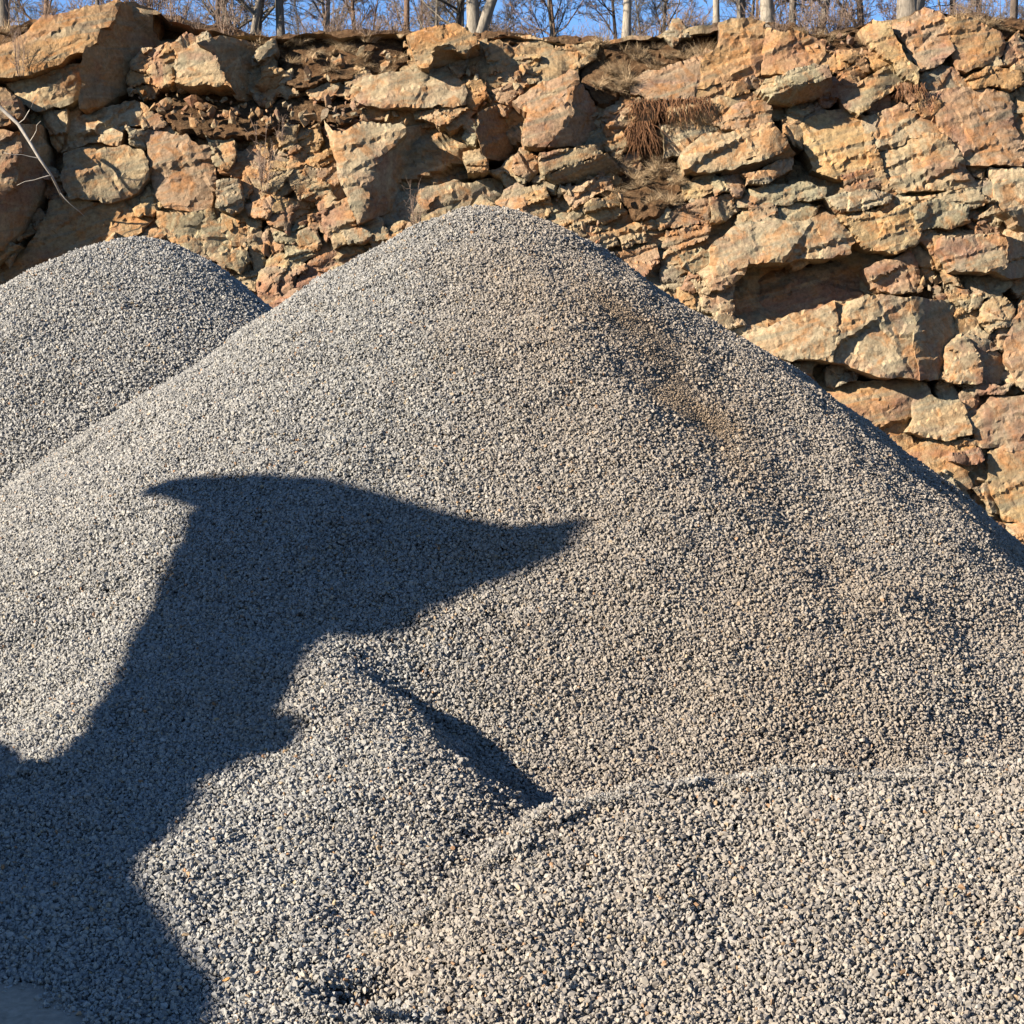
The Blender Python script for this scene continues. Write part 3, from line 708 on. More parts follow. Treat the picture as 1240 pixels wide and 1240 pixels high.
 ('gold', 0.0, 0, 0, [(820,221),(880,210),(885,225),(860,232),(830,241)]),
 ('green', -0.15, 0, 0, [(885,235),(930,225),(980,222),(1000,228),(998,238),(960,245),(930,248),(890,250)]),
 ('green', 0.0, 0, 0, [(925,250),(960,246),(995,248),(985,262),(960,270),(930,262)]),
 ('pale', -0.2, 0, 0, [(1000,239),(1065,233),(1080,236),(1076,246),(1020,256)]),
 ('pale', 0.0, 0.1, 0, [(835,335),(860,351),(890,346),(886,386),(870,386),(850,366)]),
 ('tan', 0.45, 0, 0, [(583,45),(625,50),(625,65),(640,75),(665,72),(670,60),(662,50),(640,44)]),
 ('tan', 0.2, 0, 0, [(674,56),(726,52),(720,70),(695,82),(678,80)]),
 ('buff', -0.2, 0, -0.15, [(430,120),(440,95),(475,88),(535,80),(545,95),(562,100),(563,125),(520,128),(470,130),(450,126)], R(rough=0.7)),
 ('orange', -0.2, 0, 0, [(563,102),(582,98),(590,115),(577,132),(562,125)]),
 ('pink', 0.0, 0.1, 0, [(597,110),(620,102),(628,112),(615,125),(600,121)]),
 ('tan', 0.15, 0.1, 0, [(600,96),(640,88),(652,97),(630,108),(605,106)]),
 ('gold', 0.25, 0.2, 0, [(636,78),(665,74),(672,82),(650,90),(638,87)]),
 ('buff', 0.1, 0.1, -0.4, [(372,110),(400,97),(413,100),(401,118),(380,121)]),
 ('tan', 0.2, 0.3, -0.4, [(418,105),(447,95),(440,112),(420,115)]),
 ('pale', 0.5, 0, -0.7, [(370,71),(390,60),(413,63),(395,76)]),
 ('tan', 0.3, 0, -0.3, [(478,148),(500,143),(526,142),(528,152),(500,156),(484,158)]),
 ('buff', 0.1, 0, 0, [(736,128),(770,120),(776,135),(742,150),(730,145)]),
 ('tan', 0.1, 0, 0, [(734,165),(752,160),(758,180),(745,190),(733,180)]),
 ('pink', 0.2, 0, 0, [(748,190),(772,184),(780,205),(760,212)]),
 ('pale', 0.2, 0, 0, [(778,238),(800,230),(806,246),(788,254)]),
]
two = R(chips=1)
MULTI = [   # blocks that show two or more faces, lit and turned away
 ('orange', [([(-140,66),(-40,60),(0,58),(38,34),(52,20),(78,17),(110,9),(146,3),(141,12),(131,31),(120,33),(116,50),(102,62),(70,77),(42,86),(15,92),(-60,95),(-140,100)], -0.75, 0.05, -0.1, R(rough=0.8, thick=1.8)),
             ([(146,3),(170,8),(186,13),(193,22),(190,50),(186,60),(165,105),(125,126),(97,130),(98,90),(103,62),(116,50),(120,33),(131,31),(141,12)], -0.55, 1.35, 0.1, R(anchor=(120,60), rough=0.7, thick=1.0))]),
 ('tan', [([(-120,140),(20,160),(25,185),(15,200),(20,215),(5,235),(0,250),(-120,262)], -1.35, 0.1, 0, R(thick=2.0)),
          ([(25,150),(48,152),(58,200),(48,240),(20,283),(0,300),(-60,306),(-60,262),(0,250),(20,215),(15,200),(25,185)], -1.2, 1.3, 0.5, R(anchor=(15,200), thick=1.6, rough=0.8))]),
 ('buff', [([(393,146),(402,160),(450,149),(475,153),(490,155),(480,170),(465,185),(455,200),(452,215),(440,225),(446,235),(440,258),(433,270),(425,250),(415,225),(405,185),(400,165)], -0.6, -0.1, 0, R(thick=1.4)),
           ([(490,155),(520,150),(560,158),(588,165),(602,190),(610,212),(560,223),(520,228),(482,232),(475,250),(455,262),(437,268),(446,235),(440,225),(452,215),(458,195),(480,170)], -0.55, 1.15, 0.45, R(anchor=(450,205), rough=0.8, thick=0.8))]),
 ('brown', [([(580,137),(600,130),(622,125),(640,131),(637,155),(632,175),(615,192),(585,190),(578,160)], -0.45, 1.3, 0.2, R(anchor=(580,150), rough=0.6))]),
 ('pink', [([(622,123),(640,112),(665,100),(690,85),(697,88),(700,100),(692,110),(690,125),(692,140),(683,155),(680,165),(660,176),(640,176),(633,165),(638,148),(640,135),(628,128)], -0.65, -0.05, 0, R(rough=0.7, thick=1.4)),
           ([(692,110),(705,103),(712,115),(720,135),(725,160),(702,176),(665,177),(683,155),(690,140),(690,125)], -0.6, 1.2, 0.3, R(anchor=(685,145), thick=0.8))]),
 ('tan', [([(655,186),(700,178),(722,178),(728,185),(700,197),(670,206),(660,213),(655,200)], -0.5, 0, 0, R()),
          ([(660,213),(700,197),(735,186),(757,208),(740,215),(700,221),(670,219)], -0.4, 0.5, 1.4, R(anchor=(680,208), rough=0.6))]),
 ('pale', [([(900,407),(950,390),(985,378),(1010,365),(1015,400),(1008,437),(960,436),(930,432)], -0.85, -0.1, 0, R(rough=0.6, thick=1.2)),
           ([(1010,365),(1050,358),(1105,360),(1112,390),(1110,430),(1115,459),(1075,456),(1040,446),(1008,437),(1013,400)], -0.8, 0.05, 0, R(thick=1.2)),
           ([(1105,360),(1160,365),(1155,400),(1145,425),(1138,459),(1115,459),(1110,430),(1112,390)], -0.75, 1.1, 0, R(anchor=(1110,410), thick=0.8))]),
 ('buff', [([(1143,287),(1215,285),(1222,300),(1218,322),(1200,328),(1155,326),(1140,300)], -0.8, 0, 0, R(rough=0.6, thick=1.4)),
           ([(1215,285),(1232,292),(1246,296),(1244,325),(1225,336),(1200,328),(1218,322),(1222,300)], -0.75, 1.3, 0.2, R(anchor=(1218,308), thick=0.7))]),
 ('green', [([(928,97),(985,78),(1003,80),(1006,92),(975,101),(950,113),(935,119),(922,110)], -0.75, 0, 0, R(thick=1.5)),
            ([(1006,92),(1007,114),(960,125),(945,122),(935,119),(950,113),(975,101)], -0.7, 0.6, 1.5, R(anchor=(965,108), rough=0.6))]),
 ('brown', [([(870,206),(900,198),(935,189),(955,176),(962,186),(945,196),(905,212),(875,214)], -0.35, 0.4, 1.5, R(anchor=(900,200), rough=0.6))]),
]
sd = 1000
for b in BL:
    sd += 1; kw = b[5] if len(b) > 5 else {}
    rock('rock_block', b[0], [(b[4], b[1], b[2], b[3], kw)], sd, cliff)
for tone, pcs in MULTI:
    sd += 1; rock('rock_block', tone, [p_ for p_ in pcs], sd, cliff)
for d_, gx_, gz_, pts in SOILS:
    sd += 1; rock('soil_bank', 'soil', [(pts, d_ - 0.15, gx_, gz_ * 0.6, R(rough=1.4, strata=0, chips=2, bevel=0.25))], sd, cliff, M_SOIL)

# smaller broken blocks wherever no large one stands, and the face going on beyond the frame
COVER = [b[4] for b in BL] + [p_[0] for t_, ps in MULTI for p_ in ps] + [s_[3] for s_ in SOILS]
def covered(x, y):
    r = np.zeros(len(x), bool)
    for pl in COVER: r |= in_poly(x, y, pl)
    return r
def vcell(c, nb, rad):
    poly = [np.array((rad * math.cos(a), rad * 0.7 * math.sin(a))) + c for a in np.linspace(0, 2 * math.pi, 9)[:-1]]
    for q in nb:
        m = (c + q) / 2; nn = q - c; out = []
        for i in range(len(poly)):
            a, b = poly[i], poly[(i + 1) % len(poly)]; da = np.dot(a - m, nn); db = np.dot(b - m, nn)
            if da <= 0: out.append(a)
            if (da < 0) != (db < 0) and abs(da - db) > 1e-9: out.append(a + (b - a) * da / (da - db))
        poly = out
        if len(poly) < 3: return None
    return poly
def fill(x0, x1, sx, sy, seed, tones, dlo, dhi):
    rg = np.random.default_rng(seed); pts = []
    rot = np.array([[math.cos(TH), -math.sin(TH)], [math.sin(TH), math.cos(TH)]])
    for a in np.arange(-900, 2200, sx):
        for b in np.arange(-900, 1400, sy):
            q = np.array([a + (0.5 * sx if int(round(b / sy)) % 2 else 0), b]) + rg.uniform(-0.42, 0.42, 2) * (sx, sy)
            x = q[0] * math.cos(TH) + q[1] * math.sin(TH); y = -q[0] * math.sin(TH) + q[1] * math.cos(TH)
            if x0 - 60 < x < x1 + 60 and -40 < y < 730 and rg.random() > 0.36: pts.append((x, y))
    pts = np.array(pts); n = 0
    ok = ~covered(pts[:, 0], pts[:, 1]) & (pts[:, 0] > x0) & (pts[:, 0] < x1) & (pts[:, 1] > top_y(pts[:, 0]) + sy * 0.4) & (pts[:, 1] < 715)
    for i in np.where(ok)[0]:
        c = pts[i]; px, py = c
        if 250 < px < 900 and py > 400 and px < 880: continue           # hidden behind the heaps
        if -20 < px < 1262 and py > np.interp(px, [0, 165, 330, 610, 700, 1240], [365, 300, 385, 280, 300, 665]) + 15: continue
        nb = pts[(np.abs(pts[:, 0] - px) < 4 * sx) & (np.abs(pts[:, 1] - py) < 6 * sy)]; nb = nb[np.linalg.norm(nb - c, axis=1) > 1e-6]
        poly = vcell(c, nb, 1.7 * sx)
        if poly is None: continue
        rock('rock_block', tones[rg.integers(0, len(tones))], [(poly, rg.uniform(dlo, dhi) + 0.25 * vnoise(np.array([px / 90, py / 60, 0.5]), 4), rg.normal() * 0.18, rg.normal() * 0.18, R(thick=0.8, chips=2, bevel=0.05))], seed + int(i), cliff); n += 1
    return n
TN = ['tan', 'buff', 'pink', 'orange', 'grey', 'green', 'pale', 'red', 'tan', 'gold']
n1 = fill(-20, 1262, 26, 13, 3000, TN, -0.02, 0.15)
n2 = fill(-300, -22, 75, 42, 5000, TN, -0.4, 0.2) + fill(1264, 1540, 75, 42, 6000, TN, -0.4, 0.2)
print('filler blocks', n1, n2)
#@@VEG
EXC = dict(cab=[(-1.9, 1.6), (0.5, 1.6), (0.58, 2.2), (0.56, 2.52), (0.17, 2.55), (-0.50, 2.56), (-1.9, 2.60)],  # side profiles of the unseen machine, shaped to cast the heap's shadow outline
    boom=[(0.0, 1.35), (2.2, 1.5), (3.27, 1.8), (2.97, 2.27), (2.68, 2.39), (2.33, 2.45), (1.88, 2.56), (1.55, 2.75), (1.22, 2.94), (0.6, 2.85), (0.1, 2.3)],
    stick=[(0.62, 2.85), (1.2, 2.9), (1.17, 3.03), (1.05, 3.2), (0.78, 3.42), (0.34, 3.76), (-0.3, 4.15), (-1.17, 4.29), (-0.94, 3.97), (-0.67, 3.66), (-0.27, 3.36), (0.23, 3.12), (0.55, 2.95)],
    ram=[(0.74, 3.38), (0.92, 3.28), (1.07, 3.28), (1.03, 3.35), (0.84, 3.46)],
    bucket=[(-1.17, 4.30), (-1.36, 4.46), (-1.36, 4.54), (-1.20, 4.64), (-1.05, 4.79), (-0.76, 4.81), (-0.44, 4.81), (-0.21, 4.85), (-0.13, 5.02), (0.05, 4.82), (0.07, 4.67), (0.07, 4.54), (0.12, 4.24), (0.18, 4.04), (-0.3, 4.05)],
    link=[(-1.1, 4.46), (-1.43, 4.45), (-1.69, 4.47), (-1.80, 4.44), (-1.86, 4.48), (-1.84, 4.56), (-1.74, 4.61), (-1.43, 4.74), (-1.05, 4.86), (-0.76, 4.88), (-0.76, 4.7)],
    tooth=[(-0.23, 4.86), (-0.12, 5.09), (0.0, 4.86), (-0.12, 4.76)])
# ------------------------------------------------------------------ tubes for stems, twigs and roots
def tubes(name, lines, smooth=True):
    """lines: list of (points, radii, sides)"""
    V = []; Fc = []; b = 0
    for pts, rad, k in lines:
        pts = np.array(pts, float); n = len(pts)
        tg = np.gradient(pts, axis=0); tg /= np.linalg.norm(tg, axis=1)[:, None] + 1e-9
        up = np.tile(np.array([0.31, 0.17, 0.93]), (n, 1)); up[np.abs((tg * up).sum(1)) > 0.93] = (1, 0, 0)
        u = np.cross(tg, up); u /= np.linalg.norm(u, axis=1)[:, None] + 1e-9; w = np.cross(tg, u)
        for i in range(n):
            for j in range(k):
                a = 2 * math.pi * j / k; V.append(pts[i] + rad[i] * (math.cos(a) * u[i] + math.sin(a) * w[i]))
        for i in range(n - 1):
            for j in range(k):
                Fc.append((b + i * k + j, b + i * k + (j + 1) % k, b + (i + 1) * k + (j + 1) % k, b + (i + 1) * k + j))
        Fc.append(tuple(b + (n - 1) * k + j for j in range(k)))
        b += n * k
    return mesh_np(name, V, Fc, smooth)

def wander(rg, p, d, L, n, bend, lift=0.0):
    pts = [np.array(p, float)]; d = np.array(d, float)
    for i in range(n):
        d = d + rg.normal(size=3) * bend + np.array([0, 0, lift]); d /= np.linalg.norm(d); pts.append(pts[-1] + d * L / n)
    return pts, d

def tree_geo(seed, h, r0, first=0.16, lean=0.0, fork=False):
    rg = np.random.default_rng(seed); trunk = []; br = []
    def grow(p, d, L, r, lv):
        n = max(3, int(4 - lv) + 2); pts, dd = wander(rg, p, d, L, n, 0.13 + 0.05 * lv, 0.05)
        rad = np.linspace(r, r * 0.35, n + 1); br.append((pts, rad, 5 if lv == 0 else 4 if lv == 1 else 3))
        if lv >= 3: return
        for k in range((9, 7, 5)[lv]):
            t = rg.uniform(0.18, 1.0); i = min(n - 1, int(t * n)); q = pts[i] + (pts[i + 1] - pts[i]) * (t * n - i)
            ax = rg.normal(size=3); dn = (pts[i + 1] - pts[i]); dn = dn / np.linalg.norm(dn)
            nd = dn * rg.uniform(0.5, 1.0) + ax * 0.55 / (np.linalg.norm(ax)); nd /= np.linalg.norm(nd)
            grow(q, nd, L * rg.uniform(0.3, 0.58) * (1.15 - 0.5 * t), max(0.0085, r * (1 - 0.6 * t) * 0.5), lv + 1)
    stems = [(np.array([0, 0, -0.4]), np.array([lean, 0.0, 1.0]), h, r0)]
    if fork: stems.append((np.array([0.02, 0, 0.1]), np.array([lean + 0.28, 0.1, 1.0]), h * 0.9, r0 * 0.8))
    for p, d, hh, r in stems:
        pts, _ = wander(rg, p, d / np.linalg.norm(d), hh, 12, 0.045, 0.03); rad = [r * (1.35 if i == 0 else 1) * (1 - i / 12.6) for i in range(13)]
        trunk.append((pts, rad, 9))
        for k in range(17):
            t = first + (1 - first) * (k + rg.random()) / 17; i = min(11, int(t * 12)); q = pts[i] + (pts[i + 1] - pts[i]) * (t * 12 - i)
            a = rg.uniform(0, 6.28); el = rg.uniform(0.15, 0.9)
            grow(q, np.array([math.cos(a) * math.cos(el), math.sin(a) * math.cos(el), math.sin(el)]), hh * rg.uniform(0.2, 0.36) * (1.1 - 0.65 * t), max(0.012, r * (1 - t) * 0.5), 0)
    return trunk, br

def place_tree(px, back_, kind, width=None, rot=0.0, tone=(0.27, 0.235, 0.20), label='', data={}):
    """px: where its foot line crosses the cliff top in the picture; back_: metres behind the edge"""
    if kind not in data:
        seed, h, r0, first, lean, fork = KINDS[kind]; tr, br = tree_geo(seed, h, r0, first, lean, fork)
        data[kind] = (tubes('trunk', tr), tubes('crown', br), r0)
        for m in data[kind][:2]: m.materials.append(M_BARK)
    mt, mb, r0 = data[kind]
    ty = float(top_y(px)); yw = float(y_wall(px, ty)) + 0.5; base = at_y(px, ty, yw); y = yw + back_
    zbase = base[2] * math.exp(-back_ / 15) + 12.1 * (1 - math.exp(-back_ / 15)) + 0.15
    x = (px - 620) / F * y
    e = empty('bare_tree', (x, y, zbase)); s = rnd.uniform(0.62, 0.9) if width is None else (width / 2 / 50.0) / r0
    s = min(1.5, max(0.62, s)); e.scale = (s, s, s); e.rotation_euler = (0, 0, rot)
    for nm, m in (('trunk', mt), ('crown', mb)):
        o = obj(nm, m, None, e); j = rnd.uniform(0.85, 1.15); o.color = (tone[0] * j, tone[1] * j, tone[2] * j, 1)
    tag(e, label, 'tree', 'bare trees on the cliff top'); return e
KINDS = {0: (11, 11, 0.11, 0.12, 0.0, False), 1: (23, 13, 0.15, 0.18, 0.05, False), 2: (37, 10, 0.08, 0.10, -0.06, False), 3: (41, 12, 0.17, 0.14, 0.0, True), 4: (53, 9, 0.09, 0.08, 0.25, False), 5: (67, 12, 0.12, 0.06, 0.0, False)}
GREY = (0.24, 0.205, 0.165); DARK = (0.13, 0.10, 0.08); PALE = (0.34, 0.295, 0.235); BRN = (0.24, 0.155, 0.105)
near = [(8, 1.2, 1, 16, GREY, 'grey bare trunk at the far left of the cliff top above the big boulder'),
        (120, 2.0, 2, 6, GREY, 'thin bare tree rising behind the largest dark-sided boulder'),
        (265, 2.2, 2, 7, DARK, 'thin dark bare tree over the leaning dark-sided boulder, left of a crooked one'),
        (300, 1.6, 4, 9, GREY, 'crooked leaning bare tree above the shaded boulder'),
        (343, 1.8, 0, 12, GREY, 'straight grey bare tree next right of the crooked one'),
        (398, 2.4, 2, 6, GREY, 'thin straight bare tree above the brushy soil bank'),
        (493, 1.0, 2, 8, BRN, 'thin brown trunk just left of the lone orange boulder on the edge'),
        (576, 1.6, 3, 18, PALE, 'thick pale forked tree right behind the lone orange boulder on the edge'),
        (668, 3.0, 2, 5, GREY, 'slender bare tree between the forked tree and the pale straight one'),
        (756, 1.6, 0, 12, PALE, 'pale straight trunk above the dry grass tufts'),
        (866, 1.4, 2, 9, PALE, 'thin pale trunk at the left corner of the big flat orange block'),
        (896, 2.0, 0, 12, GREY, 'grey trunk left of the thickest pale trunk on the right half'),
        (931, 1.2, 1, 18, PALE, 'thickest pale trunk above the crack between two orange blocks'),
        (956, 2.0, 0, 10, GREY, 'grey trunk directly right of the thickest pale trunk'),
        (984, 1.2, 4, 10, GREY, 'trunk leaning right above the reddish brush'),
        (1100, 0.8, 3, 26, GREY, 'broad grey trunk on top of the highest rock at the right'),
        (1150, 2.5, 2, 6, DARK, 'thin dark tree next right of the broad grey trunk'),
        (1182, 2.0, 5, 8, GREY, 'second bare tree to the right of the broad grey trunk'),
        (1222, 1.8, 0, 11, DARK, 'dark bare trunk nearest the right border of the cliff top')]
for i, (px, bk, kd, w, tn, lb) in enumerate(near):
    place_tree(px, bk, kd, w, 0.0 if kd == 4 else rnd.uniform(-0.3, 0.3) if kd == 3 else rnd.uniform(0, 6.28), tn, lb)
for i in range(48):
    bk = (9, 14, 19, 26, 36)[i % 5] + rnd.uniform(-2, 2); px = -60 + 1360 * ((i * 0.618034) % 1.0)
    place_tree(px, bk, rnd.choice([0, 1, 2, 3, 5]), None, rnd.uniform(0, 6.28), rnd.choice([GREY, DARK, GREY, BRN]), 'bare grey-brown tree in the wood behind the cliff edge, one of many')

def shrub_mesh(seed, h, n=14, spread=0.5, sub=11, r=0.010):
    rg = np.random.default_rng(seed); L = []
    for k in range(n):
        a = rg.uniform(0, 6.28); s = rg.uniform(0.1, spread); hh = h * rg.uniform(0.6, 1.1)
        pts, d = wander(rg, (0.12 * math.cos(a), 0.12 * math.sin(a), -0.08), (s * math.cos(a), s * math.sin(a), 1), hh, 6, 0.13)
        L.append((pts, np.linspace(r, r * 0.4, 7), 3))
        for j in range(sub):
            i = int(rg.integers(1, 6)); nd = rg.normal(size=3) * 0.6 + np.array([0, 0, 0.6]); nd /= np.linalg.norm(nd)
            q, _ = wander(rg, pts[i], nd, hh * rg.uniform(0.15, 0.4), 3, 0.2); L.append((q, np.linspace(r * 0.55, r * 0.3, 4), 3))
    return tubes('twigs', L)
SHRUB = [shrub_mesh(201, 1.3), shrub_mesh(202, 1.0, 18, 0.8), shrub_mesh(203, 1.6, 10, 0.35, 12), shrub_mesh(204, 0.8, 22, 1.0, 7)]
for m in SHRUB: m.materials.append(M_TWIG)
def soil_depth(px, py):
    best = 0.35
    for d_, gx_, gz_, pts in SOILS:
        if in_poly(np.array([px]), np.array([py]), pts)[0]:
            c = np.array(pts, float).mean(0); best = d_ - 0.15 + ((px - c[0]) * gx_ + (py - c[1]) * gz_ * 0.6) / PXM
    return best
def edge_pt(px, bk=0.3):
    ty = float(top_y(px)); b = at_y(px, ty, float(y_wall(px, ty)) + 0.5); return (b[0] * (1 + bk / 46), b[1] + bk, b[2] + 0.10)
shrub_px = [150, 168, 185, 200, 214, 228, 243, 258, 275, 322, 372, 388, 405, 420, 436, 450, 466, 478, 520, 612, 640, 700, 735, 790, 822, 846, 912, 945, 962, 978, 994, 1008, 1020, 1032, 1040, 1150, 1165, 1195, 1210, 1232, 60, 100]
for i, px in enumerate(shrub_px):
    o = obj('bare_shrub', SHRUB[i % 4], None, None, edge_pt(px, rnd.uniform(0.1, 1.4))); s = rnd.uniform(0.6, 1.15); o.scale = (s, s, s * rnd.uniform(0.6, 1.0)); o.rotation_euler = (0, 0, rnd.uniform(0, 6.28))
    tag(o, 'leafless red-brown twiggy shrub in the brush along the cliff edge', 'shrub', 'brush along the cliff edge')
def on_face(px, py, d): return tuple(at_y(px, py, float(y_wall(px, py)) + d))
for px, py, d, k, s, lb in ((26, 88, -1.0, 2, 1.0, 'small leafless shrub at the foot of the large tan boulder, upper left'), (505, 276, -0.2, 2, 0.75, 'small leafless sapling in front of the shaded rock just above the tall heap'),
                           (322, 228, -0.35, 2, 1.05, 'leafless sapling on the broken ledge above the gap between two heaps'), (340, 168, -0.1, 1, 0.6, 'low tangle of twigs beside the orange split block')):
    o = obj('bare_shrub', SHRUB[k], None, None, on_face(px, py, d)); o.scale = (s * 0.7, s * 0.7, s); tag(o, lb, 'shrub')

def tuft_mesh(seed, n, L, droop, spread, wd=0.017):
    rg = np.random.default_rng(seed); V = []; Fc = []
    for k in range(n):
        a = rg.uniform(0, 6.28); r = abs(rg.normal()) * 0.16; p = np.array([r * math.cos(a), r * math.sin(a) * 0.6, -0.05])
        d = np.array([math.cos(a) * spread * rg.uniform(0.2, 1), math.sin(a) * spread * rg.uniform(0.2, 1) - 0.15, 1.0]); d /= np.linalg.norm(d)
        ll = L * rg.uniform(0.5, 1.15); side = np.cross(d, rg.normal(size=3)); side /= np.linalg.norm(side); b = len(V); w = wd * rg.uniform(0.6, 1.2)
        for i in range(5):
            V += [p - side * w * (1 - i / 4.6) / 2, p + side * w * (1 - i / 4.6) / 2]
            d = d + np.array([0, -0.03, -droop * rg.uniform(0.2, 1.8)]) + rg.normal(size=3) * 0.16; d /= np.linalg.norm(d); p = p + d * ll / 4
        for i in range(4): Fc.append((b + 2 * i, b + 2 * i + 1, b + 2 * i + 3, b + 2 * i + 2))
    return mesh_np('blades', V, Fc)
TUFT = [tuft_mesh(301, 170, 0.62, 0.28, 0.9), tuft_mesh(302, 200, 0.5, 0.4, 1.1), tuft_mesh(303, 140, 0.75, 0.22, 0.7), tuft_mesh(304, 220, 0.42, 0.34, 1.2)]
for m in TUFT: m.materials.append(M_DRY)
zones = [((700, 52, 866, 78), 26, 'tuft of dry straw grass on the bank under the pale straight trunk'), ((718, 82, 800, 118), 24, 'tuft of dry straw grass on the slope beside the pinkish slab'),
         ((738, 192, 826, 252), 26, 'tuft of dry grass in the gully right of the dark overhang'), ((1150, 22, 1236, 38), 14, 'tuft of dry grass along the rim right of the highest rock'),
         ((350, 46, 486, 90), 22, 'tuft of dry grass on the brushy bank left of the lone orange boulder'), ((0, 38, 34, 54), 7, 'tuft of dry grass at the upper left corner of the cliff'),
         ((540, 78, 575, 96), 6, 'tuft of greyish grass under the lone orange boulder'), ((935, 34, 1044, 58), 12, 'tuft of dry grass on the rim under the reddish brush'), ((300, 46, 348, 60), 5, 'tuft of dry grass on the rim above the shaded boulder'),
         ((800, 150, 830, 180), 5, 'tuft of grey dry grass on the ledge below the hanging roots'), ((20, 78, 42, 96), 5, 'tuft of dry grass at the foot of the largest tan boulder')]
for (x0, y0, x1, y1), n, lb in zones:
    for k in range(n):
        px = rnd.uniform(x0, x1); py = rnd.uniform(y0, y1)
        o = obj('grass_tuft', TUFT[rnd.randrange(4)], None, None, on_face(px, py, soil_depth(px, py) - 0.12)); s = rnd.uniform(0.3, 0.68); o.scale = (s * 1.25, s, s * rnd.uniform(0.5, 0.95)); o.rotation_euler = (rnd.uniform(-0.3, 0.3), rnd.uniform(-0.5, 0.5), rnd.uniform(-1.5, 1.5))
        tag(o, lb, 'grass tuft', lb.replace('tuft', 'tufts', 1))

def root_mesh(seed, n, L, wdt):
    rg = np.random.default_rng(seed); Ls = []
    for k in range(n):
        pts, _ = wander(rg, (rg.uniform(-wdt, wdt), rg.uniform(-0.05, 0.1), rg.uniform(-0.05, 0.08)), (rg.normal() * 0.35, -0.35, -0.7), L * rg.uniform(0.4, 1.1), 5, 0.14, -0.10)
        Ls.append((pts, np.linspace(0.009, 0.003, 6), 3))
    return tubes('strands', Ls)
for k, (px, py, d, n, L, w, lb) in enumerate(((800, 122, -0.2, 150, 0.75, 0.7, 'broad mat of red-brown roots hanging under the pinkish slab'), (848, 120, -0.2, 70, 0.5, 0.25, 'short bunch of dark roots hanging under the orange block'),
        (775, 150, -0.15, 110, 0.95, 0.28, 'long bunch of rusty roots hanging down the gully'), (1103, 104, -0.35, 90, 0.45, 0.35, 'dark red roots hanging at the foot of the leaning yellow slab'))):
    tag(obj('hanging_roots', root_mesh(400 + k, n, L, w), M_ROOT, None, on_face(px, py, d)), lb, 'roots')

# fallen dead limb on the left
P_ = [np.array(on_face(a, b, dd)) for a, b, dd in ((-30, 112, -1.9), (0, 130, -1.75), (22, 150, -1.6), (36, 172, -1.55), (48, 192, -1.5), (62, 212, -1.2), (72, 232, -0.7), (78, 246, -0.25))]
lines = [(P_, np.linspace(0.05, 0.022, len(P_)), 7)]
for i, (dx, dz) in ((3, (0.15, 0.35)), (4, (-0.5, -0.15)), (5, (-0.7, -0.25)), (6, (0.35, -0.3)), (2, (0.3, 0.25))):
    q, _ = wander(np.random.default_rng(i), P_[i], (dx, -0.1, dz), 0.8, 4, 0.15); lines.append((q, np.linspace(0.014, 0.005, 5), 4))
b0 = P_[0].copy(); tag(obj('dead_branch', tubes('dead_branch', [([p - b0 for p in l[0]], l[1], l[2]) for l in lines]), M_WOOD, None, tuple(b0)), 'pale bare dead branch lying against the shaded rock at the left', 'branch')

# ------------------------------------------------------------------ loose boulders on the ledges
def boulder(tone, pcs, seed, label):
    o = rock('boulder', tone, pcs, seed); tag(o, label, 'boulder'); return o
boulder('tan', [([(216,65),(240,52),(255,60),(262,70),(279,105),(260,103),(213,98),(216,80)], -0.7, -0.1, 0, R(rough=0.7, thick=1.2)),
                ([(240,52),(270,45),(300,52),(330,60),(346,85),(331,105),(311,122),(290,120),(279,105),(262,70),(255,60)], -0.55, 1.2, 0.35, R(anchor=(268,75), rough=0.7, thick=0.8))], 9001, 'large tan boulder with a dark shaded side perched on the rubble ledge')
boulder('orange', [([(493,42),(515,35),(553,30),(575,44),(579,52),(565,62),(530,57),(523,65),(518,82),(505,74)], -0.55, 0.05, -0.1, R(rough=0.7, thick=1.3)),
                   ([(530,57),(565,62),(577,56),(580,66),(571,74),(545,77),(518,82),(523,65)], -0.45, 0.6, 1.5, R(anchor=(545,62), rough=0.6, thick=0.9))], 9002, 'lone orange boulder with a dark underside balanced on the cliff edge')
RUB = []
for me in STONES:
    m2 = me.copy(); m2.materials.clear(); m2.materials.append(M_ROCK); RUB.append(m2)
rz = [((150, 105, 300, 150), 60, 'rubble below the perched tan boulder'), ((300, 118, 440, 148), 46, 'rubble beside the orange split block'), ((345, 62, 480, 95), 26, 'dry litter on the brushy bank'),
      ((560, 86, 640, 126), 26, 'rubble under the lone orange boulder'), ((470, 128, 560, 150), 18, 'rubble above the shaded overhang'), ((660, 210, 760, 300), 34, 'broken rock right of the tall heap'), ((1060, 338, 1180, 366), 30, 'rubble above the long grey block'), ((930, 36, 1040, 62), 14, 'rubble under the reddish brush'), ((270, 230, 400, 345), 40, 'broken rock in the cleft above the gap between two heaps')]
for (x0, y0, x1, y1), n, lb in rz:
    for k in range(n):
        px = rnd.uniform(x0, x1); py = rnd.uniform(y0, y1); s = min(0.42, math.exp(rnd.gauss(-1.75, 0.45)))
        o = obj('loose_stone', RUB[rnd.randrange(12)], None, None, on_face(px, py, soil_depth(px, py) - 0.22)); o.scale = (s * 1.3, s * 1.1, s); o.rotation_euler = (rnd.uniform(0, 6.28), rnd.uniform(0, 6.28), rnd.uniform(0, 6.28))
        c = TONE[rnd.choice(['tan', 'orange', 'brown', 'buff', 'pink', 'red', 'grey'])]; o.color = (*c, 1)
        tag(o, 'small angular stone among the ' + lb, 'stone', lb)

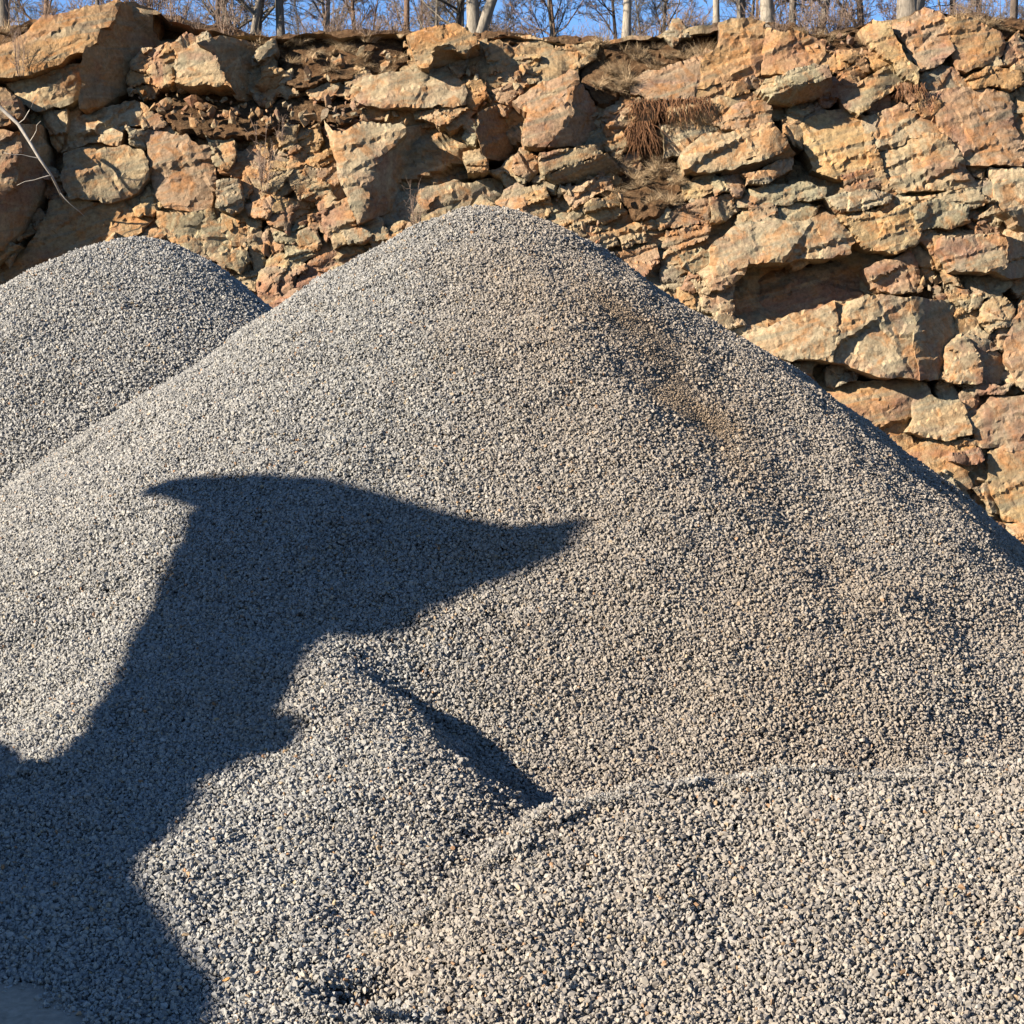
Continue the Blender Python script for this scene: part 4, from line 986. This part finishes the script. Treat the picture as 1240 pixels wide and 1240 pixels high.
# ------------------------------------------------------------------ things lying on the gravel
gs = np.linspace(-6, 1.5, 90); gt = np.linspace(3.2, 7.4, 66)
def h_sand(x, y):
    p3 = np.stack([x, y, 0 * x], -1); inside = in_poly(x, y, SAND_XY)
    q = np.array(SAND_XY); dmin = np.full(x.shape, 9.0)
    for i in range(len(q)):
        a = q[i]; b = q[(i + 1) % len(q)]; ab = b - a; t = np.clip(((x - a[0]) * ab[0] + (y - a[1]) * ab[1]) / (ab @ ab), 0, 1)
        dmin = np.minimum(dmin, np.hypot(x - a[0] - t * ab[0], y - a[1] - t * ab[1]))
    sd_ = np.where(inside, dmin, -dmin)
    return -0.12 + (0.125 + np.maximum(h_gravel(x, y), 0.03)) * sstep(-0.30, -0.04, sd_ + 0.03 * vnoise(p3 * 8, 4)) + 0.018 * np.sin(sd_ * 13 + 0.6) * sstep(0, 0.3, sd_) + 0.008 * fbm(p3 * 6, 8, 3)
tag(obj('sand_mound', grid_mesh('sand_mound', gs, gt, h_sand), mat_simple('damp_fine_sand', (0.40, 0.33, 0.255), 0.95, 0.1, 0.25, 30)), 'low smooth mound of fine grey-brown sand in the shaded lower left corner', 'sand')
q = hit(276, 1191, h_gravel); lf = RUB[3]; o = obj('loose_stone', lf, None, None, tuple(q + np.array([0, -0.02, 0.015]))); o.scale = (0.04, 0.03, 0.045); o.color = (0.62, 0.30, 0.07, 1)
tag(o, 'small bright orange stone on the gravel beside the shadow edge, lower left', 'stone')
q = hit(448, 1226, h_gravel); bm = bmesh.new()
vs_ = [bm.verts.new(v) for v in ((-0.03, 0, 0.0), (-0.012, -0.012, 0.012), (0.014, -0.010, 0.010), (0.032, 0, 0.002), (0.014, 0.012, 0.016), (-0.012, 0.013, 0.018), (0, 0, 0.004))]
for a, b in ((0, 1), (1, 2), (2, 3), (3, 4), (4, 5), (5, 0)): bm.faces.new((vs_[a], vs_[b], vs_[6]))
me = bpy.data.meshes.new('leaf'); bm.to_mesh(me); bm.free()
o = obj('dry_leaf', me, M_LEAF, None, tuple(q + np.array([0, -0.01, 0.02]))); o.rotation_euler = (0.5, 0.2, 1.1); o.modifiers.new('thick', 'SOLIDIFY').thickness = 0.001
tag(o, 'tiny orange dry leaf in the small dark pit at the bottom edge', 'leaf')

# ------------------------------------------------------------------ excavator standing left of the photographer, out of the picture: unseen, its parts shaped to cast the shadow across the heap
M_YEL = mat_simple('worn_yellow_paint', (0.62, 0.36, 0.03), 0.45, 0.5, 0.15, 4); M_STEEL = mat_simple('dark_worn_steel', (0.10, 0.095, 0.09), 0.5, 0.5, 0.3, 9, 0.6); M_GLASS = mat_simple('dark_cab_glass', (0.03, 0.035, 0.04), 0.08, 0.6, 0.02, 3); M_RUBBER = mat_simple('black_track_shoe', (0.045, 0.042, 0.04), 0.8, 0.3, 0.2, 12)
ex = empty('excavator', (-6.77, 5.78, 0)); ex.rotation_euler = (0, 0, -SUN_A)
tag(ex, 'yellow excavator with raised bucket, standing outside the left border and casting the shadow', 'excavator')
def prism(name, poly, y0, y1, mat, parent, bev=0.02):
    bm = bmesh.new(); f = bm.faces.new([bm.verts.new((s_, y0, z_)) for s_, z_ in poly]); r_ = bmesh.ops.extrude_face_region(bm, geom=[f])
    for v in r_['geom']:
        if isinstance(v, bmesh.types.BMVert): v.co.y = y1
    bmesh.ops.recalc_face_normals(bm, faces=bm.faces)
    if bev: bmesh.ops.bevel(bm, geom=bm.edges[:], offset=bev, segments=2, affect='EDGES')
    me = bpy.data.meshes.new(name); bm.to_mesh(me); bm.free(); return obj(name, me, mat, parent)
for sgn in (-1, 1):
    y0 = sgn * 1.15 - 0.25; st = [(-3.4, 0.45), (-3.2, 0.15), (-2.9, 0.02), (0.0, 0.02), (0.3, 0.15), (0.5, 0.45), (0.3, 0.75), (0.0, 0.86), (-2.9, 0.86), (-3.2, 0.75)]
    tr_ = prism('track', st, y0, y0 + 0.5, M_RUBBER, ex, 0.02)
    for k in range(7):
        prism('roller', [(-2.9 + 0.48 * k + 0.17 * math.cos(a), 0.40 + 0.17 * math.sin(a)) for a in np.linspace(0, 6.2832, 15)[:-1]], y0 - 0.03, y0 + 0.53, M_STEEL, tr_, 0)
prism('carriage', [(-2.6, 0.45), (-0.3, 0.45), (-0.4, 1.0), (-2.5, 1.0)], -0.9, 0.9, M_STEEL, ex)
prism('engine_house', [(-4.2, 1.0), (0.15, 1.0), (0.15, 1.75), (-0.9, 2.2), (-4.1, 2.2), (-4.3, 1.8)], -1.2, 1.2, M_YEL, ex, 0.05)
cb = prism('cab', EXC['cab'], -0.15, 0.75, M_YEL, ex, 0.04)
prism('window', [(-0.1, 1.85), (0.2, 1.85), (0.2, 2.5), (-0.7, 2.55), (-0.7, 1.85)], -0.16, 0.76, M_GLASS, cb, 0)
prism('boom', EXC['boom'], -0.22, 0.22, M_YEL, ex, 0.02)
sk = prism('stick', EXC['stick'], -0.10, 0.10, M_YEL, ex, 0.02)
prism('ram', EXC['ram'], -0.07, 0.07, M_STEEL, sk, 0.01)
bk = prism('bucket', EXC['bucket'], -0.20, 0.20, M_STEEL, ex, 0.015)
prism('link', EXC['link'], -0.05, 0.05, M_STEEL, bk, 0.01)
for k in range(4): prism('tooth', EXC['tooth'], -0.19 + k * 0.105, -0.13 + k * 0.105, M_STEEL, bk, 0.005)
